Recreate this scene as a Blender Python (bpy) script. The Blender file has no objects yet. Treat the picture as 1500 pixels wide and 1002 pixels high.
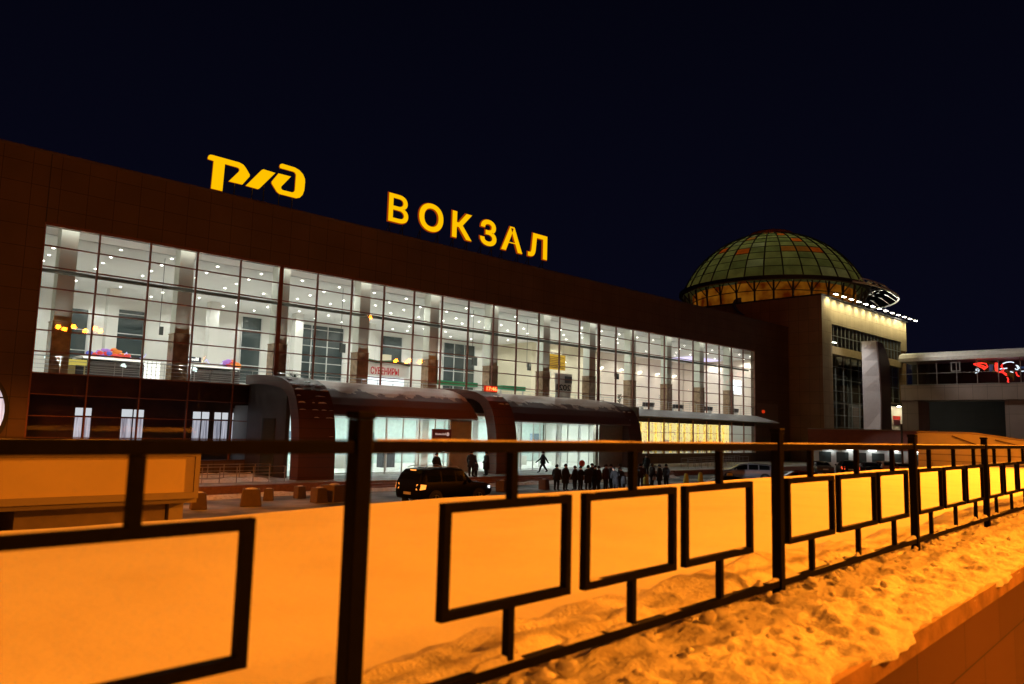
import bpy, bmesh, math, random
from mathutils import Vector, Matrix, noise
random.seed(7)
C = bpy.context.scene.collection
SC = bpy.context.scene

# ------------------------------------------------------------------ camera, sky, exposure
YAW, PITCH, ROLL, FPX = 0.8049475773, 0.1145577655, 0.0258023537, 1107.02579
EYE = Vector((0.0, 0.0, 4.0))
_f = Vector((math.cos(PITCH)*math.cos(YAW), math.cos(PITCH)*math.sin(YAW), math.sin(PITCH)))
_r = Vector((math.sin(YAW), -math.cos(YAW), 0.0))
_u = _r.cross(_f)
_r2 = math.cos(ROLL)*_r + math.sin(ROLL)*_u
_u2 = -math.sin(ROLL)*_r + math.cos(ROLL)*_u
cam_d = bpy.data.cameras.new('camera')
cam = bpy.data.objects.new('camera', cam_d); C.objects.link(cam)
cam.matrix_world = Matrix(((_r2.x, _u2.x, -_f.x, EYE.x), (_r2.y, _u2.y, -_f.y, EYE.y), (_r2.z, _u2.z, -_f.z, EYE.z), (0, 0, 0, 1)))
cam_d.sensor_width = 36.0
cam_d.lens = FPX/1500*36
cam_d.clip_start = 0.05; cam_d.clip_end = 3000
cam_d.dof.use_dof = True; cam_d.dof.focus_distance = 65; cam_d.dof.aperture_fstop = 2.2
SC.camera = cam

w = bpy.data.worlds.new('World'); SC.world = w; w.use_nodes = True
nt = w.node_tree; nt.nodes.clear()
bg = nt.nodes.new('ShaderNodeBackground'); wo = nt.nodes.new('ShaderNodeOutputWorld')
tc = nt.nodes.new('ShaderNodeTexCoord'); sp = nt.nodes.new('ShaderNodeSeparateXYZ'); cr = nt.nodes.new('ShaderNodeValToRGB')
nt.links.new(tc.outputs['Generated'], sp.inputs[0]); nt.links.new(sp.outputs['Z'], cr.inputs[0])
cr.color_ramp.elements[0].position = 0.0; cr.color_ramp.elements[0].color = (0.0026, 0.0028, 0.0092, 1)
cr.color_ramp.elements[1].position = 0.55; cr.color_ramp.elements[1].color = (0.0011, 0.0012, 0.0042, 1)
nt.links.new(cr.outputs[0], bg.inputs['Color']); bg.inputs['Strength'].default_value = 1.0
nt.links.new(bg.outputs[0], wo.inputs[0])

SC.view_settings.view_transform = 'Standard'; SC.view_settings.look = 'None'
SC.view_settings.exposure = 0.0; SC.view_settings.gamma = 1.0; SC.view_settings.use_curve_mapping = False
cy = SC.cycles
cy.use_denoising = True; cy.max_bounces = 7; cy.diffuse_bounces = 4; cy.glossy_bounces = 3
cy.transmission_bounces = 4; cy.transparent_max_bounces = 24
cy.sample_clamp_indirect = 6.0; cy.caustics_reflective = False; cy.caustics_refractive = False
cy.use_light_tree = True

# ------------------------------------------------------------------ helpers
def ray(x, y):
    return _r2*((x-750)/FPX) - _u2*((y-501)/FPX) + _f
def on_y(x, y, Y):
    d = ray(x, y); return EYE + d*(Y/d.y)
def on_z(x, y, Z):
    d = ray(x, y); return EYE + d*((Z-4.0)/d.z)
def at_range(x, r):            # ground-plan point at horizontal range r in image column x (near the horizon)
    d = ray(x, 640); h = math.hypot(d.x, d.y); return Vector((d.x/h*r, d.y/h*r, 0))

MATS = {}
def mat(name, col, rough=0.7, metal=0.0, var=0.0, vscale=3.0, emit=None, estr=0.0, bump=0.0, bscale=20.0, spec=0.5, dist=0.02):
    if name in MATS: return MATS[name]
    m = bpy.data.materials.new(name); m.use_nodes = True
    t = m.node_tree; b = t.nodes['Principled BSDF']
    b.inputs['Base Color'].default_value = (*col, 1)
    b.inputs['Roughness'].default_value = rough; b.inputs['Metallic'].default_value = metal
    b.inputs['Specular IOR Level'].default_value = spec
    if emit:
        b.inputs['Emission Color'].default_value = (*emit, 1); b.inputs['Emission Strength'].default_value = estr
    if var > 0 or bump > 0:
        g = t.nodes.new('ShaderNodeNewGeometry')
    if var > 0:
        n = t.nodes.new('ShaderNodeTexNoise'); n.inputs['Scale'].default_value = vscale; n.inputs['Detail'].default_value = 6
        t.links.new(g.outputs['Position'], n.inputs['Vector'])
        r = t.nodes.new('ShaderNodeValToRGB')
        r.color_ramp.elements[0].position = .3; r.color_ramp.elements[1].position = .7
        r.color_ramp.elements[0].color = (*[c*(1-var) for c in col], 1)
        r.color_ramp.elements[1].color = (*[min(1, c*(1+var)) for c in col], 1)
        t.links.new(n.outputs['Fac'], r.inputs[0]); t.links.new(r.outputs[0], b.inputs['Base Color'])
    if bump > 0:
        n2 = t.nodes.new('ShaderNodeTexNoise'); n2.inputs['Scale'].default_value = bscale; n2.inputs['Detail'].default_value = 5
        t.links.new(g.outputs['Position'], n2.inputs['Vector'])
        bp = t.nodes.new('ShaderNodeBump'); bp.inputs['Strength'].default_value = bump; bp.inputs['Distance'].default_value = dist
        t.links.new(n2.outputs['Fac'], bp.inputs['Height']); t.links.new(bp.outputs[0], b.inputs['Normal'])
    MATS[name] = m; return m

def emat(name, col, s):
    if name in MATS: return MATS[name]
    m = bpy.data.materials.new(name); m.use_nodes = True; t = m.node_tree; t.nodes.clear()
    e = t.nodes.new('ShaderNodeEmission'); o = t.nodes.new('ShaderNodeOutputMaterial')
    e.inputs[0].default_value = (*col, 1); e.inputs[1].default_value = s
    t.links.new(e.outputs[0], o.inputs[0]); MATS[name] = m; return m

def glassmat(name, tint, refl=1.0, haze=0.0):
    m = bpy.data.materials.new(name); m.use_nodes = True; t = m.node_tree; t.nodes.clear()
    tr = t.nodes.new('ShaderNodeBsdfTransparent'); tr.inputs[0].default_value = (*tint, 1)
    gl = t.nodes.new('ShaderNodeBsdfGlossy'); gl.inputs['Roughness'].default_value = 0.02
    gl.inputs[0].default_value = (refl, refl, refl, 1)
    fr = t.nodes.new('ShaderNodeFresnel'); fr.inputs[0].default_value = 1.55
    mx = t.nodes.new('ShaderNodeMixShader'); o = t.nodes.new('ShaderNodeOutputMaterial')
    t.links.new(fr.outputs[0], mx.inputs[0]); t.links.new(tr.outputs[0], mx.inputs[1]); t.links.new(gl.outputs[0], mx.inputs[2])
    t.links.new(mx.outputs[0], o.inputs[0]); MATS[name] = m; return m

def panelmat(name, col, bw, bh, mortar=(.05, .03, .02), rough=.6, msize=.012, var=.12, offset=0.0, axis='xz'):
    """cladding of large slabs with thin joints, in world metres"""
    m = bpy.data.materials.new(name); m.use_nodes = True; t = m.node_tree; b = t.nodes['Principled BSDF']
    b.inputs['Roughness'].default_value = rough
    g = t.nodes.new('ShaderNodeNewGeometry'); s = t.nodes.new('ShaderNodeSeparateXYZ'); c = t.nodes.new('ShaderNodeCombineXYZ')
    t.links.new(g.outputs['Position'], s.inputs[0])
    if axis == 'xz':
        ad = t.nodes.new('ShaderNodeMath'); ad.operation = 'ADD'
        t.links.new(s.outputs['X'], ad.inputs[0]); t.links.new(s.outputs['Y'], ad.inputs[1]); t.links.new(ad.outputs[0], c.inputs['X'])
        t.links.new(s.outputs['Z'], c.inputs['Y'])
    else:
        t.links.new(s.outputs['X'], c.inputs['X']); t.links.new(s.outputs['Y'], c.inputs['Y'])
    br = t.nodes.new('ShaderNodeTexBrick'); t.links.new(c.outputs[0], br.inputs['Vector'])
    br.offset = offset; br.inputs['Scale'].default_value = 1.0
    br.inputs['Brick Width'].default_value = bw; br.inputs['Row Height'].default_value = bh
    br.inputs['Mortar Size'].default_value = msize; br.inputs['Mortar Smooth'].default_value = .3
    br.inputs['Color1'].default_value = (*[k*(1-var) for k in col], 1); br.inputs['Color2'].default_value = (*[k*(1+var) for k in col], 1)
    br.inputs['Mortar'].default_value = (*mortar, 1)
    n = t.nodes.new('ShaderNodeTexNoise'); n.inputs['Scale'].default_value = .35; n.inputs['Detail'].default_value = 5
    t.links.new(g.outputs['Position'], n.inputs['Vector'])
    mx = t.nodes.new('ShaderNodeMixRGB'); mx.blend_type = 'MULTIPLY'; mx.inputs[0].default_value = .55
    t.links.new(br.outputs['Color'], mx.inputs[1])
    rr = t.nodes.new('ShaderNodeValToRGB'); rr.color_ramp.elements[0].position = .3; rr.color_ramp.elements[0].color = (.55, .55, .55, 1)
    rr.color_ramp.elements[1].position = .7
    t.links.new(n.outputs['Fac'], rr.inputs[0]); t.links.new(rr.outputs[0], mx.inputs[2])
    t.links.new(mx.outputs[0], b.inputs['Base Color'])
    MATS[name] = m; return m

class MB:
    def __init__(s): s.v = []; s.f = []; s.mi = []
    def add(s, vs, fs, mi=0):
        k = len(s.v); s.v += [tuple(v) for v in vs]; s.f += [tuple(i+k for i in f) for f in fs]; s.mi += [mi]*len(fs); return s
    def box(s, x0, x1, y0, y1, z0, z1, mi=0):
        return s.add([(x0,y0,z0),(x1,y0,z0),(x1,y1,z0),(x0,y1,z0),(x0,y0,z1),(x1,y0,z1),(x1,y1,z1),(x0,y1,z1)],
            [(0,3,2,1),(4,5,6,7),(0,1,5,4),(1,2,6,5),(2,3,7,6),(3,0,4,7)], mi)
    def pane(s, x0, x1, y, z0, z1, mi=0):  # one sheet of glass facing -Y
        return s.add([(x0,y,z0),(x1,y,z0),(x1,y,z1),(x0,y,z1)], [(0,1,2,3)], mi)
    def obox(s, o, ax, ay, az, mi=0):      # box from corner o with three edge vectors
        o, ax, ay, az = map(Vector, (o, ax, ay, az))
        vs = [o, o+ax, o+ax+ay, o+ay, o+az, o+ax+az, o+ax+ay+az, o+ay+az]
        return s.add(vs, [(0,3,2,1),(4,5,6,7),(0,1,5,4),(1,2,6,5),(2,3,7,6),(3,0,4,7)], mi)
    def bar(s, a, b, w, h=None, mi=0):     # rectangular bar between two points
        a, b = Vector(a), Vector(b); h = h or w; d = (b-a).normalized()
        up = Vector((0,0,1)) if abs(d.z) < .95 else Vector((1,0,0))
        sx = d.cross(up).normalized(); sy = sx.cross(d)
        return s.obox(a - sx*w/2 - sy*h/2, sx*w, b-a, sy*h, mi)
    def prism(s, pts, ext, mi=0):          # polygon (list of 3d points) extruded along ext
        n = len(pts); e = Vector(ext); p = [Vector(q) for q in pts]
        return s.add(p+[q+e for q in p], [tuple(range(n))[::-1], tuple(range(n, 2*n))]+[(i, (i+1) % n, n+(i+1) % n, n+i) for i in range(n)], mi)
    def tube(s, pts, r, n=8, mi=0, cap=True, r2=None):
        pts = [Vector(p) for p in pts]; rings = []
        for i, p in enumerate(pts):
            d = (pts[min(i+1, len(pts)-1)]-pts[max(i-1, 0)]).normalized()
            up = Vector((0,0,1)) if abs(d.z) < .95 else Vector((1,0,0))
            a = d.cross(up).normalized(); b = a.cross(d)
            rr = r if r2 is None else r + (r2-r)*i/(len(pts)-1)
            rings.append([p + a*rr*math.cos(2*math.pi*k/n) + b*rr*math.sin(2*math.pi*k/n) for k in range(n)])
        vs = [v for rg in rings for v in rg]; fs = []
        for i in range(len(pts)-1):
            for k in range(n):
                fs.append((i*n+k, i*n+(k+1) % n, (i+1)*n+(k+1) % n, (i+1)*n+k))
        if cap: fs += [tuple(range(n))[::-1], tuple((len(pts)-1)*n+k for k in range(n))]
        return s.add(vs, fs, mi)
    def lathe(s, prof, c=(0,0,0), n=24, axis='z', mi=0, a0=0, a1=2*math.pi):
        c = Vector(c); full = abs(a1-a0-2*math.pi) < 1e-6; m = n if full else n+1; vs = []
        for (r, z) in prof:
            for k in range(m):
                a = a0+(a1-a0)*k/n
                if axis == 'z': vs.append(c+Vector((r*math.cos(a), r*math.sin(a), z)))
                elif axis == 'y': vs.append(c+Vector((r*math.cos(a), z, r*math.sin(a))))
                else: vs.append(c+Vector((z, r*math.cos(a), r*math.sin(a))))
        fs = []
        for i in range(len(prof)-1):
            for k in range(n):
                k2 = (k+1) % m
                fs.append((i*m+k, i*m+k2, (i+1)*m+k2, (i+1)*m+k))
        return s.add(vs, fs, mi)
    def sphere(s, c, r, n=16, m=8, mi=0, sq=(1,1,1)):
        vs = []; fs = []; c = Vector(c)
        for i in range(m+1):
            t = math.pi*i/m
            for k in range(n):
                a = 2*math.pi*k/n
                vs.append(c+Vector((r*sq[0]*math.sin(t)*math.cos(a), r*sq[1]*math.sin(t)*math.sin(a), r*sq[2]*math.cos(t))))
        for i in range(m):
            for k in range(n): fs.append((i*n+k, (i+1)*n+k, (i+1)*n+(k+1) % n, i*n+(k+1) % n))
        return s.add(vs, fs, mi)
    def build(s, name, m, parent=None, org=None, smooth=False, fix=True, bevel=0.0):
        """ONE mesh object; org = world place of the thing it belongs to, when the vertices are world coordinates"""
        o_ = Vector(org) if org is not None else Vector((0,0,0))
        me = bpy.data.meshes.new(name); me.from_pydata([tuple(Vector(v)-o_) for v in s.v], [], s.f)
        ms = m if isinstance(m, (list, tuple)) else [m]
        for q in ms: me.materials.append(q)
        for p, i in zip(me.polygons, s.mi): p.material_index = i
        if fix:
            bm = bmesh.new(); bm.from_mesh(me); bmesh.ops.remove_doubles(bm, verts=bm.verts, dist=1e-5)
            bmesh.ops.recalc_face_normals(bm, faces=bm.faces); bm.to_mesh(me); bm.free()
        if smooth:
            for p in me.polygons: p.use_smooth = True
        me.update()
        o = bpy.data.objects.new(name, me); C.objects.link(o)
        if parent is not None: o.parent = parent
        elif org is not None: o.location = o_
        if bevel:
            b = o.modifiers.new('bevel', 'BEVEL'); b.width = bevel; b.segments = 2; b.limit_method = 'ANGLE'
        return o

def tag(o, label=None, cat=None, group=None, kind=None):
    if label: o['label'] = label
    if cat: o['category'] = cat
    if group: o['group'] = group
    if kind: o['kind'] = kind
    return o
def thing(name, label, cat, loc=(0,0,0), rz=0.0, group=None):
    o = bpy.data.objects.new(name, None); C.objects.link(o); o.location = loc; o.rotation_euler = (0,0,rz)
    o.empty_display_size = .3
    return tag(o, label, cat, group)
def copy_tree(o, parent=None):
    c = o.copy(); C.objects.link(c)
    if parent is not None: c.parent = parent
    for ch in o.children: copy_tree(ch, c)
    return c
def text_mesh(body, size=1.0, extrude=.02, offset=0.0, align='LEFT', mirror=False):
    cu = bpy.data.curves.new('txt', 'FONT'); cu.body = body; cu.size = size; cu.extrude = extrude; cu.offset = offset; cu.align_x = align
    cu.resolution_u = 4
    o = bpy.data.objects.new('txt', cu); C.objects.link(o)
    dg = bpy.context.evaluated_depsgraph_get(); me = bpy.data.meshes.new_from_object(o.evaluated_get(dg))
    bpy.data.objects.remove(o); bpy.data.curves.remove(cu)
    return me
def text_fit(name, body, m, parent, org, x0, x1, y, z0, z1, extrude=.03, offset=0.0, mirror=False, axis='x'):
    """lettering fitted to the box x0..x1, z0..z1 on the plane Y = y (or, axis 'y', y-range on X = y), facing the plaza"""
    me = text_mesh(body, 1.0, extrude, offset); vs = [v.co.copy() for v in me.vertices]
    a0 = min(v.x for v in vs); a1 = max(v.x for v in vs); b0 = min(v.y for v in vs); b1 = max(v.y for v in vs)
    for v, c in zip(me.vertices, vs):
        u = (c.x-a0)/(a1-a0); u = 1-u if mirror else u; t = (c.y-b0)/(b1-b0)
        if axis == 'x': p = Vector((x0+(x1-x0)*u, y-c.z, z0+(z1-z0)*t))
        else: p = Vector((y-c.z, x0+(x1-x0)*u, z0+(z1-z0)*t))
        v.co = p-Vector(org)
    if mirror: me.flip_normals()
    me.materials.clear(); me.materials.append(m); me.update()
    for p in me.polygons: p.material_index = 0
    me.name = name; o = bpy.data.objects.new(name, me); C.objects.link(o)
    if parent is not None: o.parent = parent
    else: o.location = org
    return o

# ------------------------------------------------------------------ materials
SOD = (1.0, .252, .010)
M_fac = panelmat('terracotta_cladding', (.155, .098, .055), 1.54, 1.28, mortar=(.05, .028, .015), msize=.02, var=.05)
M_white = mat('white_plaster', (.74, .73, .68), .8, var=.04, vscale=.5)
M_cream = mat('cream_plaster', (.74, .67, .50), .8, var=.05, vscale=.6)
M_pink = mat('pale_pink_plaster', (.76, .66, .56), .8, var=.05, vscale=.5)
M_ceil = mat('ceiling_grey', (.80, .80, .78), .8, var=.05, vscale=.3)
M_floor = mat('polished_granite_floor', (.68, .66, .62), .35, var=.2, vscale=2)
M_col = mat('grey_column_paint', (.72, .74, .64), .7, var=.05, vscale=.8)
M_marb = mat('brown_marble', (.30, .20, .12), .25, var=.3, vscale=2.5)
M_frame = mat('maroon_aluminium', (.24, .095, .06), .45, var=.1)
M_framel = mat('white_aluminium', (.62, .62, .60), .5)
M_dark = mat('dark_metal', (.03, .03, .032), .5, var=.2)
M_blackpaint = mat('black_fence_paint', (.004, .0036, .0032), .6, spec=.06, var=.3, vscale=30, bump=.25, bscale=120, dist=.002)
M_steel = mat('stainless_tube', (.45, .45, .45), .35, metal=.8)
M_darkglass = mat('dark_window_glass', (.05, .065, .065), .06, spec=.7)
M_brown = mat('dark_brown_panel', (.13, .055, .03), .35, var=.3, vscale=.7)
M_conc = mat('concrete', (.34, .33, .31), .85, var=.18, vscale=2, bump=.3, bscale=15)
G_main = glassmat('curtain_wall_glass', (.93, .95, .93), 1.0)
G_dark = glassmat('tinted_glass', (.62, .62, .62), 1.0)
E_down = emat('downlight_glow', (1.0, .96, .86), 16)
E_strip = emat('strip_lamp_glow', (.86, 1.0, .95), 75)
E_sodium = emat('sodium_globe_glow', SOD, 150)
E_sign = emat('amber_sign_glow', (1.0, .535, .0), 1.0)
M_signside = mat('sign_edge_glow', (.5, .1, .01), .5, emit=(1, .16, .0), estr=.28)  # glowing sides imitate the orange-red glow at the stroke edges

# snow
def snow_mat(name, base, dirt, dscale, bump, bscale, dirtpos=(.45, .75)):
    m = bpy.data.materials.new(name); m.use_nodes = True; t = m.node_tree; b = t.nodes['Principled BSDF']
    b.inputs['Roughness'].default_value = .75; b.inputs['Specular IOR Level'].default_value = .2
    g = t.nodes.new('ShaderNodeNewGeometry'); n = t.nodes.new('ShaderNodeTexNoise'); n.inputs['Scale'].default_value = dscale; n.inputs['Detail'].default_value = 8
    t.links.new(g.outputs['Position'], n.inputs['Vector'])
    r = t.nodes.new('ShaderNodeValToRGB'); r.color_ramp.elements[0].position = dirtpos[0]; r.color_ramp.elements[1].position = dirtpos[1]
    r.color_ramp.elements[0].color = (*base, 1); r.color_ramp.elements[1].color = (*dirt, 1)
    t.links.new(n.outputs['Fac'], r.inputs[0]); t.links.new(r.outputs[0], b.inputs['Base Color'])
    n2 = t.nodes.new('ShaderNodeTexNoise'); n2.inputs['Scale'].default_value = bscale; n2.inputs['Detail'].default_value = 7; n2.inputs['Roughness'].default_value = .65
    t.links.new(g.outputs['Position'], n2.inputs['Vector'])
    bp = t.nodes.new('ShaderNodeBump'); bp.inputs['Strength'].default_value = bump; bp.inputs['Distance'].default_value = .03
    t.links.new(n2.outputs['Fac'], bp.inputs['Height']); t.links.new(bp.outputs[0], b.inputs['Normal'])
    MATS[name] = m; return m
M_snow = snow_mat('fresh_snow', (.86, .87, .88), (.80, .80, .80), .8, .25, 6)
M_snow2 = snow_mat('trampled_snow', (.84, .83, .82), (.50, .44, .37), 5.0, .8, 34, (.50, .78))
M_slush = snow_mat('slushy_asphalt', (.07, .068, .066), (.42, .41, .40), .35, .4, 3, (.38, .66))

# ------------------------------------------------------------------ ground levels
FA = math.radians(3.2)
FD = Vector((math.cos(FA), math.sin(FA), 0)); FN = Vector((-math.sin(FA), math.cos(FA), 0))
def fp(s, n, z): return FD*s + FN*n + Vector((0,0,z))

g = MB(); g.add([(-600,-600,0),(1500,-600,0),(1500,1500,0),(-600,1500,0)], [(0,1,2,3)])
tag(g.build('plaza_ground', M_slush), kind='structure')
# snow windrows pushed up along the plaza kerb
def snow_bank(pts, wid, hgt, seed):
    b = MB(); n = len(pts); m = 9; vs = []; fs = []
    for i, p in enumerate(pts):
        p = Vector(p); d = (Vector(pts[min(i+1, n-1)])-Vector(pts[max(i-1, 0)])).normalized(); s = Vector((-d.y, d.x, 0))
        for k in range(m):
            u = k/(m-1)*2-1; h = hgt*(1-u*u)*(.6+.8*noise.noise(Vector((p.x*.7+seed, p.y*.7, k*.6))))
            vs.append(p+s*u*wid+Vector((0,0,max(0.004, h))))
    for i in range(n-1):
        for k in range(m-1): fs.append((i*m+k, i*m+k+1, (i+1)*m+k+1, (i+1)*m+k))
    b.add(vs, fs); return b

# the podium in front of the doors, three granite steps
M_step = mat('red_granite_step', (.26, .13, .08), .5, var=.2, vscale=6)
M_pod = snow_mat('wet_podium_paving', (.30, .29, .27), (.55, .54, .52), 1.3, .3, 8, (.4, .68))
pd = MB()
pd.box(10, 106, 42.2, 51.9, 0.004, .446)
tag(pd.build('podium', M_pod), kind='structure')
st = MB()
for i in range(3): st.box(24, 62, 41.0+.4*i, 41.4+.4*i if i < 2 else 42.196, .006, .15*(i+1))
st.box(10, 24, 41.6, 42.196, .006, .45); st.box(62, 106, 41.6, 42.196, .006, .45)
tag(st.build('podium_steps', M_step), kind='structure')

# raised snow-covered terrace beyond the fence
def terrace():
    b = MB(); ns, nn = 620, 90; vs = []; fs = []
    for i in range(ns+1):
        s = -14 + 124*(i/ns)**1.35
        for k in range(nn+1):
            n = 2.085+8.365*(k/nn)**1.7
            z = 2.70 + .05*noise.noise(Vector((s*.22, n*.35, 1.7))) + .012*noise.noise(Vector((s*.9, n*1.1, 4)))
            w = min(1, max(0, 1-(n-2.50)/.85)); w = w*w*(3-2*w)
            lump = noise.fractal(Vector((s*.9, n*1.3, 9.0)), 1.0, 2.0, 5)
            z += w*(.35+.09*lump) + .05*min(1, w*1.4)*noise.fractal(Vector((s*3.6, n*4.4, 2.0)), 1.0, 2.1, 5) + .03*w*noise.turbulence(Vector((s*11, n*12, 5.0)), 3, False)
            if n < 2.3: z -= (2.3-n)*.42*(1+.8*noise.noise(Vector((s*2.2, 3.1, 0))))
            if k == nn: z -= .10
            vs.append(fp(s, n, z))
    for i in range(ns):
        for k in range(nn): fs.append((i*(nn+1)+k, (i+1)*(nn+1)+k, (i+1)*(nn+1)+k+1, i*(nn+1)+k+1))
    b.add(vs, fs); o = b.build('snow_field', [M_snow, M_snow2], smooth=True)
    for p in o.data.polygons:
        if p.center.dot(FN) < 2.95: p.material_index = 1  # trampled snow along the fence, its shade partly put into the browner colour
    return o
tag(terrace(), kind='structure')
tw = MB(); tw.obox(fp(-14, 10.1, -.0), FD*124, FN*.34, Vector((0,0,2.58)))
tag(tw.build('terrace_wall', M_conc), 'concrete retaining wall carrying the far edge of the snow field', 'wall')

def ledge():
    b = MB(); ns, nn = 760, 80; vs = []; fs = []
    for i in range(ns+1):
        s = -.6 + 24.6*(i/ns)**1.5
        for k in range(nn+1):
            t = k/nn; n = 1.30+.86*t-(1-t)**6*max(0, .035+.075*noise.noise(Vector((s*1.9, 4.4, 0)))+.03*noise.noise(Vector((s*7, 1.4, 0))))
            z = 2.965 + .05*t
            f1 = noise.fractal(Vector((s*2.3, n*3.1, 3.3)), 1.0, 2.1, 6)
            f2 = noise.turbulence(Vector((s*6.0+3, n*8.0, 1.0)), 4, False)
            z += .026*f1 + .028*f2 + .012*noise.turbulence(Vector((s*17, n*19, 5.0)), 3, True)
            z += .07*max(0, noise.fractal(Vector((s*1.1+7, n*1.5, 6.1)), 1.0, 2.0, 5))*(.3+t*1.1)
            if t < .12: z = 2.955+(z-2.955)*(t/.12)**.6 - (.035*(1-t/.012) if t < .012 else 0)
            if t > .86: z += .03*noise.noise(Vector((s*3.1, 8.2, 0)))
            vs.append(fp(s, n, z))
    for i in range(ns):
        for k in range(nn): fs.append((i*(nn+1)+k, (i+1)*(nn+1)+k, (i+1)*(nn+1)+k+1, i*(nn+1)+k+1))
    b.add(vs, fs)
    rnd = random.Random(3)
    for i in range(260):
        s = .6+18*rnd.random()**1.5; n = rnd.choice([rnd.uniform(1.98, 2.2), rnd.uniform(1.98, 2.2), rnd.uniform(1.42, 2.0)]); r = rnd.uniform(.010, .034)*(1.25 if n > 1.95 else .7)
        k0 = len(b.v); q = MB(); q.sphere(fp(s, n, 3.035+r*.35), r, 9, 6, sq=(1.3, 1, .75))
        vs2 = []
        c = fp(s, n, 3.035+r*.35)
        for v in q.v:
            d = Vector(v)-c; vs2.append(c+d*(1+.8*noise.noise(Vector(v)*40)))
        b.add(vs2, q.f)
    return b.build('ledge_snow', M_snow2, smooth=True)
tag(ledge(), kind='structure')
M_slab = panelmat('parapet_stone', (.13, .058, .025), 1.15, .62, mortar=(.03, .015, .008), msize=.007, var=.16, offset=.5)
pw = MB(); pw.obox(fp(-.8, 1.31, 1.2), FD*25.5, FN*.80, Vector((0,0,1.63)))
pwo = pw.build('parapet_wall', M_slab)
tag(pwo, 'stone parapet wall under the trampled snow ledge', 'wall')
cp = MB(); cp.obox(fp(-.8, 1.27, 2.832), FD*25.5, FN*.84, Vector((0,0,.115)))
cpo = cp.build('coping', mat('coping_stone', (.34, .20, .11), .8, var=.4, vscale=5, bump=.5, bscale=30, dist=.01), pwo)

# ------------------------------------------------------------------ fence
fence = thing('fence', 'black square-tube metal fence with framed openings crossing the foreground snow', 'fence', fp(1.49, 2.05, 3.0))
FO = fence.location.copy()
def fbox(mb, s0, s1, z0, z1, d=.03, n=2.05):
    mb.obox(fp(s0, n-d/2, z0), FD*(s1-s0), FN*d, Vector((0,0,z1-z0)))
posts = [-1.55, 1.49, 4.70, 7.63, 10.56, 13.5, 16.45, 19.4, 22.35]
for s in posts:
    m = MB(); fbox(m, s-.031, s+.031, 2.9, 4.02, .062); o = m.build('post', M_blackpaint, fence, FO, bevel=.004)
    m = MB(); fbox(m, s-.036, s+.036, 4.0205, 4.045, .072); m.build('cap', M_blackpaint, o, FO, bevel=.004)
panels = {0: [(-1.12,-.40),(-.32,.40),(.46,1.13)], 1: [(1.86,2.59),(2.69,3.45),(3.54,4.32)], 2: [(4.83,5.63),(5.73,6.55),(6.62,7.42)],
          3: [(7.75,8.57),(8.67,9.52),(9.60,10.40)]}
for i, a in enumerate(posts[:-1]):
    b = posts[i+1]
    m = MB(); fbox(m, a+.032, b-.032, 3.908, 3.95, .042); m.build('rail', M_blackpaint, fence, FO, bevel=.004)
    m = MB(); fbox(m, a+.032, b-.032, 3.07, 3.112, .042); m.build('bottom_rail', M_blackpaint, fence, FO, bevel=.004)
    pl = panels.get(i) or [(a+.13+.95*k, a+.13+.95*k+.82) for k in range(3)]
    for (p0, p1) in pl:
        m = MB(); zt, zb = 3.728, 3.315; tt = .034
        fbox(m, p0, p1, zt-tt, zt, .034); fbox(m, p0, p1, zb, zb+tt, .034)
        fbox(m, p0, p0+tt, zb+tt, zt-tt, .034); fbox(m, p1-tt, p1, zb+tt, zt-tt, .034)
        pc = (p0+p1)/2
        fbox(m, pc-.017, pc+.017, zt, 3.907, .034); fbox(m, pc-.017, pc+.017, 3.113, zb, .034)
        m.build('framed_panel', M_blackpaint, fence, FO)
# a crust of frozen snow lying on the rail
m = MB(); vs = []; fs = []; ns = 260
for i in range(ns+1):
    s = 1.55+20*(i/ns)**1.3; h = .004+.006*max(0, noise.noise(Vector((s*3, 0, 2))))
    for (dn, dz) in ((-.019, 0), (-.012, h), (.012, h), (.019, 0)): vs.append(fp(s, 2.05+dn, 3.951+dz))
for i in range(ns):
    for k in range(3): fs.append((i*4+k, (i+1)*4+k, (i+1)*4+k+1, i*4+k+1))
m.add(vs, fs)
rnd = random.Random(21)
def crust(s0, s1, z, hh, n=2.05, wd=.019):
    k = max(4, int((s1-s0)/.02)); vs = []; fs = []
    for i in range(k+1):
        u = i/k; e = math.sin(math.pi*u)**.5; h = hh*e*(.55+.9*abs(noise.noise(Vector((s0*7+u*9, z*3, 1)))))
        for (dn, dz) in ((-wd, 0), (-wd*.6*e, h), (wd*.6*e, h), (wd, 0)): vs.append(fp(s0+(s1-s0)*u, n+dn, z+dz))
    for i in range(k):
        for q in range(3): fs.append((i*4+q, (i+1)*4+q, (i+1)*4+q+1, i*4+q+1))
    m.add(vs, fs)
s = 1.7
while s < 16:
    l_ = rnd.uniform(.06, .5)
    if rnd.random() < .6: crust(s, s+l_, 3.113, rnd.uniform(.015, .05))
    s += l_+rnd.uniform(.03, .3)
for i_ in (1, 2, 3):
    for (p0, p1) in panels[i_]:
        for zb_ in (3.7285, 3.3495):
            s = p0+.04
            while s < p1-.12:
                l_ = rnd.uniform(.03, .14)
                if rnd.random() < .35 and abs((s+l_/2)-(p0+p1)/2) > .1+l_/2: crust(s, s+l_, zb_, rnd.uniform(.003, .008), wd=.015)
                s += l_+rnd.uniform(.02, .15)
tag(m.build('rail_snow', M_snow2), 'thin crust of frozen snow lying along the fence rail', 'snow', kind='stuff')

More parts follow.
